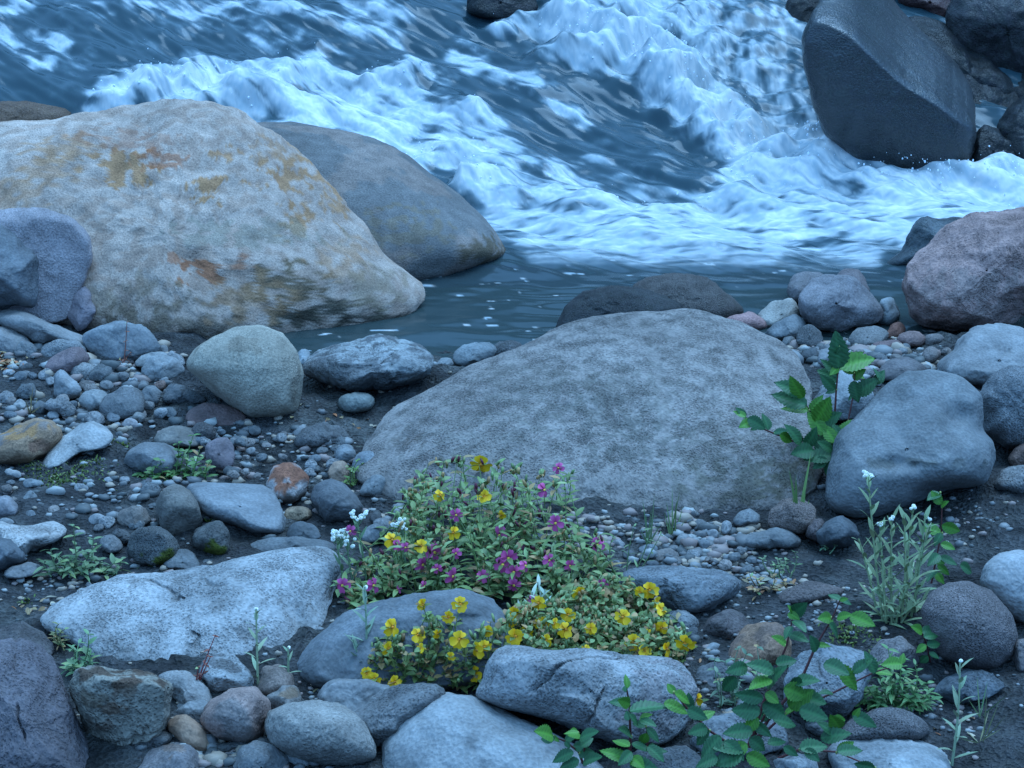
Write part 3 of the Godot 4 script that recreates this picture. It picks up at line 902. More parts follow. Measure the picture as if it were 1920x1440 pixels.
	rock("stone", "long pale chip lying on the mud at the left edge", "3,884 15,877 46,890 41,898 15,891", {"col": PALE, "b": 0.012, "m": "smooth"})
	rock("stone", "flat grey chip below the long pale chip", "33,907 55,897 85,903 89,912 50,915", {"col": Color(0.25, 0.25, 0.25), "b": 0.015, "m": "smooth"})

func build_middle() -> void:
	rock("boulder", "broad grey boulder sloping from the pool to the purple flowers", "660,905 668,850 735,768 800,732 850,702 920,672 1000,640 1050,612 1120,592 1200,582 1290,580 1350,595 1420,620 1470,645 1512,690 1527,740 1548,800 1550,880 1525,932 1450,962 1380,975 1290,985 1150,995 1000,995 850,990 760,960 715,920",
		{"base": 968, "basex": 1130, "b": 0.12, "sv": 1.1, "n": 2.0, "sink": 0.7, "ridge": "640,930 800,850 1000,800 1200,790 1400,800 1560,880", "ridge_k": 1.3, "ridge_soft": 0.12, "col": Color(0.29, 0.265, 0.235), "m": "mottled", "res": 4.0, "lump": 0.035, "rough": 0.010, "facets": 0, "cover": 0.2, "cf": 22.0, "sf": 27.0, "col2": Color(0.20, 0.185, 0.165), "stains": [[1420, 900, 130, 45, Color(0.13, 0.11, 0.075), 0.8], [1330, 860, 110, 80, Color(0.17, 0.148, 0.125), 0.6], [1150, 770, 130, 80, Color(0.18, 0.158, 0.135), 0.55], [1000, 740, 110, 60, Color(0.19, 0.165, 0.14), 0.5], [1180, 830, 90, 40, Color(0.17, 0.15, 0.13), 0.6], [850, 862, 30, 9, Color(0.07, 0.065, 0.02), 1.0], [780, 822, 30, 12, Color(0.13, 0.10, 0.08), 0.7], [900, 820, 120, 60, Color(0.20, 0.175, 0.15), 0.45]]})
	rock("boulder", "dark porous boulder rising from the pool behind the broad grey one", "1041,618 1060,575 1095,548 1150,537 1210,542 1260,560 1290,582 1250,605 1100,642 1050,640", {"base": 640, "b": 0.16, "sv": 0.4, "col": Color(0.07, 0.069, 0.068), "m": "porous", "facets": 0, "lump": 0.03, "rough": 0.02})
	rock("boulder", "brown-grey boulder just breaking the water behind the porous one", "1178,545 1220,519 1270,513 1330,522 1370,555 1398,582 1370,605 1300,605 1220,585", {"base": 590, "b": 0.14, "sv": 0.8, "col": Color(0.115, 0.105, 0.095), "m": "porous", "facets": 0})
	rock("stone", "pale blue stone half in the pool left of the grey boulder", "846,664 870,645 915,640 937,652 920,674 870,692 850,687", {"b": 0.05, "col": Color(0.27, 0.275, 0.275), "m": "smooth"})
	rock("stone", "knobbly dark stone at the pool edge beside the pale blue one", "916,663 930,643 960,637 984,646 970,664 930,675", {"b": 0.05, "col": Color(0.13, 0.128, 0.126), "m": "porous"})
	rock("stone", "small pale stone at the pool's edge right of the slate rock", "813,692 825,672 845,667 852,682 840,695", {"col": Color(0.33, 0.33, 0.325), "m": "smooth", "b": 0.03})
	rock("stone", "tiny pale stone touching the slate rock's right end", "803,690 810,677 822,680 820,694 808,698", {"col": Color(0.33, 0.33, 0.325), "m": "smooth"})
	rock("stone", "small blue stone in the shallows before the pale blue one", "868,690 880,672 895,665 906,678 890,690", {"col": Color(0.22, 0.23, 0.235), "m": "smooth"})
	rock("stone", "pale stone at the waterline between the cream egg and the slate rock", "552,690 560,660 572,650 582,664 580,690", {"col": Color(0.32, 0.325, 0.33), "m": "smooth", "b": 0.04})
	# right bank
	rock("boulder", "big mauve-brown boulder at the right edge by the water", "1674,548 1690,500 1730,460 1770,420 1830,400 1900,387 1970,378 2010,450 2000,560 1930,592 1850,612 1780,629 1720,627 1690,602", {"base": 640, "basex": 1780, "b": 0.22, "sv": 0.3, "col": Color(0.37, 0.275, 0.24), "m": "mottled", "facets": 3, "lump": 0.04, "res": 4.5, "stains": [[1830, 560, 150, 50, Color(0.27, 0.20, 0.175), 0.5]]})
	rock("rock", "dark wet rock in the stream behind the big mauve-brown boulder", "1640,505 1690,472 1715,420 1740,407 1790,407 1830,415 1855,460 1800,505 1700,510", {"base": 500, "river": true, "b": 0.14, "sv": 0.6, "col": Color(0.10, 0.105, 0.11), "m": "wet", "facets": 4})
	rock("rock", "angular grey-mauve rock with a sloping top by the water", "1494,558 1510,530 1545,508 1580,515 1610,530 1632,555 1657,580 1652,606 1600,613 1560,624 1530,617 1505,592", {"base": 630, "b": 0.13, "sv": 0.3, "col": Color(0.29, 0.265, 0.265), "m": "granite", "facets": 3, "cut": [[-0.3, 0.8, 0.5, 0.62]]})
	rock("rock", "grey rock in the water behind the angular one, at its left", "1473,548 1485,515 1510,507 1545,510 1552,565 1490,567", {"base": 575, "b": 0.08, "col": Color(0.23, 0.21, 0.205), "m": "granite"})
	rock("rock", "brownish rock in the water behind the angular one, at its right", "1553,535 1575,505 1605,503 1625,520 1632,555 1590,567", {"base": 575, "b": 0.08, "col": Color(0.21, 0.18, 0.175), "m": "granite", "facets": 4})
	rock("stone", "cream stone left of the angular grey-mauve rock", "1418,594 1450,565 1480,558 1496,562 1505,597 1480,614 1440,616", {"b": 0.07, "col": Color(0.42, 0.40, 0.345), "m": "granite"})
	rock("stone", "rosy flat stone peeping over the broad grey boulder", "1351,603 1370,588 1410,585 1435,595 1447,614 1410,624 1370,620", {"b": 0.05, "col": Color(0.44, 0.30, 0.275), "m": "granite"})
	rock("stone", "blue wedge stone below the cream stone", "1431,629 1455,605 1490,588 1512,600 1510,628 1470,645", {"b": 0.06, "col": Color(0.22, 0.22, 0.22), "m": "smooth", "facets": 5})
	rock("stone", "speckled dark egg stone below the angular rock", "1492,643 1500,615 1520,608 1540,620 1545,648 1520,656", {"b": 0.05, "col": Color(0.16, 0.157, 0.153), "m": "porous"})
	rock("stone", "pale stone in the gap left of the big mauve-brown boulder", "1638,602 1650,560 1675,555 1688,590 1672,612", {"b": 0.06, "col": Color(0.33, 0.335, 0.34), "m": "smooth"})
	rock("stone", "dark blue stone filling the gap under the big mauve boulder", "1658,588 1668,570 1684,572 1690,596 1676,604", {"b": 0.04, "col": DARK, "m": "smooth"})
	rock("stone", "flat grey stone below the angular rock's right end", "1585,645 1600,618 1640,610 1668,622 1662,642 1620,655", {"b": 0.05, "col": Color(0.25, 0.24, 0.225), "m": "granite", "sv": 0.8})
	rock("stone", "flat reddish stone right of the flat grey one", "1625,655 1645,640 1680,636 1698,650 1670,662", {"b": 0.035, "col": Color(0.20, 0.15, 0.14), "m": "granite"})
	rock("stone", "rust-brown stone under the big mauve-brown boulder's left foot", "1658,632 1672,608 1690,600 1700,618 1686,638", {"b": 0.04, "col": Color(0.26, 0.16, 0.12), "m": "granite"})
	rock("stone", "oval reddish stone under the big mauve-brown boulder", "1676,637 1690,624 1715,620 1738,632 1732,648 1700,652", {"b": 0.045, "col": Color(0.27, 0.205, 0.185), "m": "granite", "facets": 0})
	rock("stone", "round grey stone right of the oval reddish one", "1728,640 1740,626 1762,625 1776,640 1762,652 1740,652", {"b": 0.04, "col": Color(0.22, 0.20, 0.185), "m": "granite"})
	rock("stone", "egg-shaped brown-grey pebble below the round grey stone", "1727,668 1738,650 1755,650 1762,668 1750,682 1734,680", {"b": 0.035, "col": Color(0.25, 0.225, 0.205), "m": "granite", "facets": 0})
	rock("boulder", "pale flat boulder sloping down at the right edge", "1752,690 1790,645 1830,615 1875,607 1935,620 1990,680 1960,730 1850,730 1780,712", {"base": 725, "b": 0.12, "sv": 0.9, "col": Color(0.31, 0.30, 0.29), "m": "smooth", "facets": 2})
	rock("boulder", "rough speckled round boulder at the right edge behind the boot-shaped one", "1836,745 1860,705 1890,688 1940,690 1980,730 1980,810 1925,845 1880,838 1845,810", {"base": 845, "b": 0.13, "sv": 0.1, "col": Color(0.25, 0.245, 0.245), "m": "porous", "facets": 0, "rough": 0.02})
	rock("boulder", "boot-shaped smooth blue-grey boulder right of the alder seedling", "1547,932 1550,880 1570,820 1620,770 1665,720 1700,695 1750,692 1800,705 1838,740 1842,790 1838,804 1863,835 1868,870 1852,912 1800,919 1740,930 1700,950 1650,970 1600,975 1560,960", {"c": Vector2(1700, 840), "base": 972, "basex": 1640, "b": 0.19, "sv": 0.45, "n": 2.3, "col": Color(0.245, 0.243, 0.237), "m": "smooth", "res": 4.5, "facets": 1, "lump": 0.03, "rough": 0.006, "dents": [[1800, 785, 35, 30, 0.05], [1790, 925, 60, 22, 0.10], [1690, 870, 45, 14, 0.02]], "stains": [[1730, 868, 90, 10, Color(0.16, 0.155, 0.14), 0.8], [1790, 875, 50, 8, Color(0.18, 0.18, 0.17), 0.7]]})
	rock("rock", "dark rock in the shadow behind the boot-shaped boulder", "1855,915 1880,880 1935,868 1980,890 1970,925 1890,928", {"col": GREY, "b": 0.06})
	rock("rock", "brown shaded rock right of the boot-shaped boulder", "1885,860 1900,835 1940,825 1970,850 1950,880 1900,878", {"col": BROWN, "b": 0.07})
	rock("rock", "dark low rock above the boot-shaped boulder", "1636,712 1660,677 1700,667 1748,692 1700,718", {"b": 0.05, "col": Color(0.17, 0.155, 0.15), "m": "smooth", "sv": 0.8})
	rock("rock", "pale three-cornered rock behind the alder seedling", "1516,770 1540,722 1580,690 1620,715 1645,745 1625,785 1560,790", {"b": 0.08, "col": Color(0.31, 0.31, 0.31), "m": "smooth", "facets": 3, "sv": 0.6})
	rock("stone", "rounded pale stone above the alder seedling's leaves", "1530,680 1538,655 1560,650 1578,662 1575,688 1550,694", {"b": 0.04, "col": Color(0.32, 0.31, 0.30), "m": "smooth", "facets": 0})
	rock("stone", "dark stone at the broad grey boulder's right shoulder", "1498,672 1508,655 1530,648 1548,662 1540,682 1515,684", {"b": 0.04, "col": Color(0.11, 0.11, 0.112), "m": "smooth"})
	rock("stone", "small grey stone at the crest of the grey boulder's right side", "1461,648 1470,632 1488,630 1495,644 1482,655", {"b": 0.035, "col": Color(0.23, 0.225, 0.215), "m": "granite"})
	rock("stone", "brown pitted stone at the sloping boulder's right foot, behind the grass", "1438,988 1445,955 1470,935 1500,932 1527,950 1532,988 1500,1002 1460,999", {"b": 0.07, "col": Color(0.22, 0.185, 0.16), "m": "porous"})
	rock("stone", "grey stone in front of the sloping boulder, left of the brown pitted one", "1370,982 1385,960 1405,953 1427,965 1422,984 1390,988", {"b": 0.035, "col": Color(0.24, 0.238, 0.235), "m": "granite", "facets": 4})
	rock("rock", "flat slate rock on the sand in front of the brown pitted stone", "1373,1022 1400,1000 1450,990 1490,995 1510,1012 1495,1028 1430,1031", {"b": 0.05, "sv": 1.0, "col": SLATE, "facets": 4, "m": "smooth"})
	rock("rock", "dark wedge rock under the boot-shaped boulder", "1528,998 1545,975 1575,965 1600,975 1614,1002 1600,1018 1560,1036 1540,1033", {"b": 0.07, "sv": 0.4, "col": Color(0.135, 0.135, 0.14), "facets": 5, "m": "smooth"})
	rock("rock", "brown shaded rock between the pitted stone and the dark wedge", "1505,1012 1515,980 1540,968 1548,985 1535,1018", {"b": 0.04, "col": Color(0.12, 0.10, 0.095)})
	rock("rock", "low rounded brown rock beside the withered seedlings", "1450,1133 1470,1107 1510,1089 1560,1095 1600,1107 1565,1126 1500,1136", {"b": 0.06, "sv": 1.1, "col": Color(0.14, 0.12, 0.11), "m": "mottled", "facets": 1})

func build_front() -> void:
	rock("boulder", "large pale flat boulder spread across the lower left", "70,1165 110,1127 160,1097 230,1076 310,1068 400,1064 440,1045 510,1030 590,1026 637,1040 645,1070 632,1110 622,1150 606,1195 578,1220 545,1235 535,1250 480,1258 420,1262 300,1268 240,1258 200,1248 130,1208 92,1185",
		{"base": 1250, "basex": 380, "b": 0.075, "sv": 1.25, "n": 2.2, "sink": 0.5, "crack": 0.32, "col": Color(0.37, 0.36, 0.345), "m": "mottled", "res": 4.0, "lump": 0.05, "rough": 0.010, "facets": 1, "cover": 0.2, "cf": 12.0, "col2": Color(0.29, 0.28, 0.265), "cut": [[0.82, -0.30, 0.48, 0.70]], "dents": [[548, 1165, 20, 40, 0.03], [530, 1235, 14, 14, 0.03], [640, 1110, 18, 40, 0.05]]})
	rock("boulder", "dark purplish boulder in the bottom left corner", "-60,1212 0,1198 40,1194 80,1208 106,1250 127,1300 152,1370 178,1420 190,1500 -60,1500", {"base": 1450, "basex": 60, "b": 0.13, "sv": 0.5, "crack": 0.32, "col": Color(0.155, 0.135, 0.14), "m": "mottled", "facets": 2, "lump": 0.04, "res": 5.0})
	rock("rock", "flat dark rock behind the purplish corner boulder", "-40,1240 -10,1180 40,1165 85,1185 105,1225 60,1250", {"b": 0.05, "sv": 1.2, "col": Color(0.12, 0.11, 0.105)})
	rock("block", "greenish block with rust-brown cracks beside the dark purplish boulder", "131,1292 150,1255 180,1245 250,1250 290,1268 318,1284 318,1340 302,1372 262,1393 240,1420 200,1424 170,1404 148,1345", {"b": 0.1, "sv": 0.15, "n": 2.8, "crack": 0.32, "col": Color(0.26, 0.25, 0.205), "m": "mottled", "facets": 4, "res": 4.5, "stains": [[240, 1270, 90, 20, Color(0.10, 0.06, 0.04), 0.9], [215, 1330, 40, 10, Color(0.15, 0.09, 0.06), 0.8], [250, 1300, 30, 30, Color(0.13, 0.08, 0.055), 0.7], [170, 1310, 25, 30, Color(0.16, 0.11, 0.07), 0.6], [190, 1365, 40, 14, Color(0.18, 0.12, 0.09), 0.6]]})
	rock("rock", "rounded pale rock behind the red seedling", "290,1268 320,1257 350,1258 385,1280 402,1312 396,1334 340,1326 312,1304", {"b": 0.07, "col": Color(0.36, 0.345, 0.325), "m": "granite"})
	rock("rock", "blue-white mottled rock right of the red seedling", "366,1268 380,1235 410,1221 440,1228 472,1265 480,1298 440,1310 400,1306", {"b": 0.08, "col": Color(0.36, 0.355, 0.345), "cover": 0.3, "cf": 14.0, "col2": Color(0.17, 0.165, 0.16)})
	rock("stone", "tan stone between the two pale stems", "480,1294 490,1248 525,1247 547,1265 556,1294 520,1306 490,1306", {"b": 0.05, "col": Color(0.30, 0.255, 0.215), "m": "granite", "facets": 1})
	rock("rock", "round pinkish granite rock in the lower left pile", "371,1347 400,1310 440,1290 480,1287 504,1310 509,1352 496,1384 450,1397 410,1389 380,1368", {"b": 0.1, "sv": 0.2, "col": Color(0.37, 0.295, 0.255), "m": "granite", "facets": 1, "cover": 0.2, "col2": Color(0.26, 0.23, 0.21)})
	rock("stone", "grey stone with rusty flecks right of the pinkish granite rock", "498,1308 530,1283 555,1282 569,1312 552,1334 510,1334", {"b": 0.05, "col": Color(0.28, 0.265, 0.245), "m": "granite", "facets": 3, "stains": [[545, 1300, 18, 12, Color(0.30, 0.19, 0.12), 0.8]]})
	rock("boulder", "speckled grey granite boulder at the bottom left of centre", "496,1363 505,1335 540,1318 590,1312 640,1321 682,1350 706,1397 706,1424 660,1436 600,1436 556,1424 508,1398", {"b": 0.12, "sv": 0.2, "n": 2.4, "col": Color(0.33, 0.315, 0.28), "m": "granite", "facets": 1, "res": 4.5, "lump": 0.03})
	rock("stone", "smooth tan stone below the pinkish granite rock", "310,1362 330,1343 350,1341 382,1365 397,1392 392,1414 370,1417 345,1400", {"b": 0.05, "col": Color(0.36, 0.285, 0.205), "m": "smooth", "facets": 0})
	rock("rock", "mauve-grey rock with rusty top at the bottom edge", "246,1445 270,1410 300,1388 340,1381 367,1395 374,1432 370,1480 255,1480", {"base": 1455, "b": 0.08, "col": Color(0.23, 0.21, 0.205), "m": "granite", "stains": [[325, 1405, 26, 14, Color(0.27, 0.18, 0.14), 0.7]]})
	rock("rock", "speckled grey rock at the bottom edge left of the granite boulder", "436,1438 445,1405 475,1390 510,1395 542,1420 552,1480 438,1480", {"base": 1450, "b": 0.07, "col": Color(0.25, 0.245, 0.24), "m": "granite"})
	rock("stone", "long pale stone below the granite boulder", "523,1418 535,1400 560,1405 592,1426 587,1438 550,1438", {"b": 0.025, "col": Color(0.38, 0.375, 0.37), "m": "smooth", "facets": 3})
	rock("stone", "broken blue stone at the foot of the red seedling", "318,1336 345,1312 380,1310 402,1325 397,1348 360,1354 325,1350", {"b": 0.04, "col": Color(0.26, 0.255, 0.25), "facets": 6, "m": "smooth"})
	rock("stone", "dark cracked stone below the greenish block", "240,1410 275,1375 320,1369 337,1380 302,1402 268,1420", {"b": 0.04, "col": Color(0.14, 0.135, 0.13), "facets": 5})
	rock("stone", "small pale stone right of the smooth tan one", "388,1392 395,1370 408,1368 412,1385 400,1398", {"b": 0.025, "col": Color(0.3, 0.295, 0.29), "m": "smooth"})
	rock("stone", "flat dark stone below the pinkish granite rock", "390,1412 400,1395 440,1388 482,1388 470,1402 420,1415", {"b": 0.03, "col": DARK, "facets": 3})
	rock("rock", "pale round-backed rock below the yellow flowers", "595,1304 610,1280 640,1272 690,1274 738,1290 724,1314 684,1346 640,1346 603,1320", {"b": 0.07, "col": Color(0.31, 0.30, 0.29), "m": "smooth", "facets": 1})
	rock("rock", "dark wrinkled rock between the granite boulder and the smooth pale one", "655,1345 700,1308 740,1289 790,1280 830,1286 846,1300 806,1335 772,1378 738,1412 700,1404 668,1380", {"b": 0.08, "col": Color(0.17, 0.165, 0.16), "m": "mottled", "facets": 2, "lump": 0.08, "sv": 0.4})
	rock("boulder", "large smooth pale boulder at the bottom edge centre", "722,1400 744,1345 780,1314 830,1298 880,1304 950,1334 1020,1365 1085,1402 1135,1440 1170,1510 715,1510", {"base": 1462, "basex": 900, "b": 0.12, "sv": 0.75, "n": 2.1, "col": Color(0.36, 0.355, 0.345), "m": "smooth", "res": 4.0, "facets": 0, "lump": 0.035, "rough": 0.006, "cover": 0.12, "cf": 7.0, "col2": Color(0.25, 0.248, 0.245)})
	rock("boulder", "long flat-topped boulder in front of the yellow flowers", "886,1306 905,1282 914,1238 938,1211 980,1209 1012,1219 1100,1221 1200,1229 1262,1235 1292,1255 1307,1292 1302,1334 1274,1374 1244,1398 1180,1398 1120,1380 1060,1360 990,1338 930,1326", {"base": 1402, "basex": 1130, "b": 0.13, "sv": 0.1, "n": 3.0, "crack": 0.32, "col": Color(0.32, 0.31, 0.30), "m": "mottled", "res": 4.0, "facets": 1, "lump": 0.035, "rough": 0.010, "ridge": "886,1250 1000,1240 1200,1250 1310,1275", "ridge_k": 1.5, "stains": [[1250, 1310, 75, 85, Color(0.28, 0.235, 0.225), 0.8]]})
	rock("rock", "dark rock under the left end of the long flat-topped boulder", "885,1318 900,1296 930,1300 950,1330 920,1345", {"b": 0.05, "col": DARK})
	rock("boulder", "domed slate-blue boulder behind the yellow flowers", "548,1250 590,1195 650,1150 720,1122 800,1110 870,1107 920,1121 952,1155 970,1205 966,1270 800,1300 650,1300 560,1280", {"base": 1285, "basex": 760, "b": 0.13, "sv": 0.75, "n": 2.2, "col": Color(0.215, 0.215, 0.22), "m": "smooth", "res": 4.5, "facets": 1, "lump": 0.03, "dents": [[880, 1160, 30, 8, 0.015]]})
	rock("rock", "dark slab-like rock right of the yellow flowers", "1158,1090 1180,1067 1240,1061 1300,1064 1350,1070 1388,1087 1384,1120 1340,1148 1270,1158 1200,1148 1162,1120", {"b": 0.1, "sv": 0.6, "n": 2.8, "crack": 0.32, "col": Color(0.20, 0.20, 0.205), "m": "mottled", "facets": 3, "ridge": "1158,1085 1250,1085 1385,1100", "ridge_k": 2.0})
	rock("stone", "grey knobbly stone below the dark slab-like rock", "1236,1168 1255,1146 1285,1144 1312,1165 1302,1190 1260,1194", {"b": 0.05, "col": Color(0.21, 0.208, 0.205), "facets": 3})
	rock("rock", "dark brown rock above the tan one on the right bank", "1312,1196 1325,1157 1360,1142 1395,1150 1412,1177 1402,1206 1350,1212", {"b": 0.07, "col": Color(0.125, 0.11, 0.105)})
	rock("rock", "tan-brown rounded rock behind the alder twigs", "1360,1224 1378,1190 1400,1172 1430,1166 1465,1171 1482,1195 1486,1245 1440,1262 1385,1257 1366,1245", {"b": 0.08, "sv": 0.3, "col": Color(0.30, 0.225, 0.155), "m": "granite", "facets": 1, "cover": 0.3, "col2": Color(0.20, 0.155, 0.12)})
	rock("stone", "flat pale stone left of the tan-brown rock", "1293,1231 1310,1212 1350,1202 1357,1212 1342,1227 1310,1240", {"b": 0.03, "col": Color(0.31, 0.31, 0.31), "m": "smooth", "facets": 3})
	rock("stone", "dark pointed stone above the flat pale one", "1268,1205 1285,1176 1306,1172 1313,1197 1302,1220", {"b": 0.05, "col": Color(0.12, 0.12, 0.123), "facets": 4})
	rock("rock", "dark flat rock right of the long flat-topped boulder", "1296,1290 1310,1250 1350,1240 1380,1260 1370,1290 1330,1300", {"b": 0.06, "col": Color(0.14, 0.138, 0.14), "facets": 4})
	rock("rock", "blue boulder with a pale crown behind the alder twigs", "1470,1270 1500,1230 1545,1208 1590,1207 1627,1225 1634,1262 1614,1315 1572,1348 1510,1353 1474,1322", {"b": 0.1, "sv": 0.35, "crack": 0.32, "col": Color(0.25, 0.25, 0.255), "m": "mottled", "facets": 3})
	rock("rock", "mottled brown rock above the small leafy bush", "1626,1229 1650,1198 1690,1194 1717,1215 1728,1243 1718,1264 1670,1266 1633,1256", {"b": 0.07, "col": Color(0.23, 0.21, 0.20), "m": "mottled"})
	rock("boulder", "large round brown-grey boulder under the everlasting stems", "1726,1142 1745,1110 1775,1092 1815,1089 1860,1109 1896,1150 1910,1192 1902,1230 1872,1256 1820,1257 1768,1236 1738,1194", {"b": 0.13, "sv": 0.15, "n": 2.05, "col": Color(0.205, 0.18, 0.17), "m": "porous", "facets": 0, "lump": 0.015, "rough": 0.007, "res": 4.5})
	rock("boulder", "pale smooth round boulder at the right edge above the brown one", "1836,1092 1845,1060 1870,1040 1900,1031 1955,1034 1995,1080 1985,1145 1920,1170 1890,1155 1863,1124", {"b": 0.1, "sv": 0.3, "col": Color(0.37, 0.36, 0.35), "m": "smooth", "facets": 0, "lump": 0.02})
	rock("rock", "grey-brown rock at the right edge below the round boulders", "1892,1235 1905,1200 1935,1194 1975,1220 1965,1262 1905,1262", {"b": 0.06, "col": Color(0.18, 0.16, 0.15)})
	rock("rock", "dark blue rock on the sand below the large round boulder", "1745,1300 1770,1270 1810,1252 1860,1262 1890,1285 1850,1310 1790,1322", {"b": 0.06, "sv": 0.9, "col": Color(0.15, 0.152, 0.16), "m": "mottled"})
	rock("rock", "brown half-dome rock above the pale flat one in the lower right", "1556,1392 1590,1350 1640,1329 1690,1331 1732,1350 1746,1378 1700,1392 1620,1396", {"b": 0.09, "sv": 0.6, "col": Color(0.19, 0.175, 0.17), "m": "porous", "facets": 1})
	rock("slab", "pale flat slab at the bottom edge on the right", "1545,1405 1580,1380 1650,1377 1720,1387 1772,1410 1792,1445 1745,1485 1620,1485 1565,1445", {"base": 1465, "b": 0.08, "sv": 1.1, "n": 2.6, "col": Color(0.37, 0.365, 0.36), "m": "smooth", "facets": 1, "ridge": "1545,1420 1650,1412 1790,1440", "ridge_k": 1.0})
	rock("stone", "pale stone at the bottom edge among alder leaves", "1436,1445 1460,1418 1490,1410 1532,1425 1550,1480 1440,1480", {"base": 1455, "b": 0.06, "col": Color(0.34, 0.335, 0.33), "m": "granite"})
	rock("rock", "shadowed slab beneath the alder leaves", "1290,1390 1330,1345 1400,1330 1470,1345 1480,1400 1400,1430 1310,1425", {"b": 0.08, "sv": 0.7, "col": Color(0.20, 0.20, 0.205), "m": "mottled"})
	rock("rock", "dark rock at the bottom edge right of the smooth pale boulder", "1150,1440 1200,1405 1280,1400 1330,1430 1320,1490 1160,1490", {"base": 1460, "b": 0.08, "col": Color(0.13, 0.13, 0.132)})
	rock("stone", "low dark stone between the brown half-dome and the leafy bush", "1500,1360 1530,1345 1570,1350 1580,1370 1540,1385", {"b": 0.04, "col": SLATE})

func build_far() -> void:
	rock("boulder", "big wet boulder with a glossy sloping back beside the rapids", "1502,70 1525,20 1555,-30 1600,-50 1652,-35 1685,15 1730,60 1790,112 1820,160 1829,220 1824,300 1780,330 1700,325 1600,300 1545,250 1520,180 1504,120",
		{"c": Vector2(1690, 160), "base": 322, "basex": 1700, "river": true, "b": 0.14, "sv": -0.3, "n": 3.0, "col": Color(0.045, 0.045, 0.047), "m": "sheen", "res": 4.0, "facets": 0, "lump": 0.02, "rough": 0.006, "ridge": "1500,40 1570,50 1620,92 1660,140 1720,182 1790,217 1825,262", "ridge_k": 3.9, "ridge_soft": 0.05})
	rock("boulder", "reddish boulder behind the big wet one at the top edge", "1672,-30 1685,10 1720,46 1755,78 1778,72 1795,30 1800,-40 1730,-60", {"base": 90, "basex": 1750, "river": true, "back": 0.3, "b": 0.2, "sv": 0.3, "col": Color(0.085, 0.055, 0.052), "m": "wet", "facets": 3})
	rock("boulder", "dark rounded boulder with a pale sheen in the top right corner", "1772,20 1800,-30 1860,-50 1960,-40 2000,40 1990,140 1930,190 1850,170 1810,130 1778,80", {"base": 190, "river": true, "back": 0.2, "b": 0.25, "sv": 0.3, "col": Color(0.05, 0.048, 0.05), "m": "wet", "facets": 2})
	rock("boulder", "black wet boulder at the right edge over the foam", "1868,240 1890,195 1930,170 1990,180 2010,260 1980,330 1910,330 1880,300", {"base": 330, "river": true, "back": 0.1, "b": 0.2, "col": COAL, "m": "wet"})
	rock("rock", "small black wet rock between the two dark boulders", "1822,310 1828,255 1848,232 1878,240 1905,275 1908,320 1860,330", {"base": 330, "river": true, "b": 0.1, "col": COAL, "m": "wet"})
	rock("rock", "dark wet rock in the gap behind the big wet boulder", "1780,230 1790,100 1850,130 1930,180 1930,320 1850,330 1800,310", {"base": 310, "river": true, "back": 0.35, "b": 0.15, "col": COAL, "m": "wet"})
	rock("rock", "dark wet rock wedged between the big wet boulder and the corner boulder", "1690,30 1740,30 1800,50 1880,120 1940,190 1930,240 1850,250 1790,210 1730,120", {"base": 240, "basex": 1840, "river": true, "back": 0.3, "b": 0.2, "sv": 0.3, "col": COAL, "m": "wet"})
	rock("rock", "dark wet rock at the right edge under the corner boulder", "1880,170 1910,130 1990,120 2020,200 1960,240 1900,220", {"base": 245, "river": true, "back": 0.2, "b": 0.15, "col": COAL, "m": "wet"})
	rock("rock", "brown wet rock awash at the left edge behind the huge boulder", "-60,245 -40,190 40,190 110,200 147,217 100,240 0,250", {"base": 232, "river": true, "b": 0.1, "sv": 0.9, "col": Color(0.13, 0.10, 0.07), "m": "wet", "facets": 1})
	rock("rock", "black rock under the water curtain at the top edge", "870,20 885,-20 940,-30 1000,-20 1010,20 960,38 900,34", {"base": 45, "river": true, "b": 0.15, "col": COAL, "m": "wet"})
	rock("rock", "dark rock beside the chute at the top edge", "1480,60 1470,10 1490,-30 1540,-40 1560,0 1540,60 1510,80", {"base": 90, "river": true, "back": 0.15, "b": 0.1, "col": Color(0.05, 0.048, 0.045), "m": "wet"})

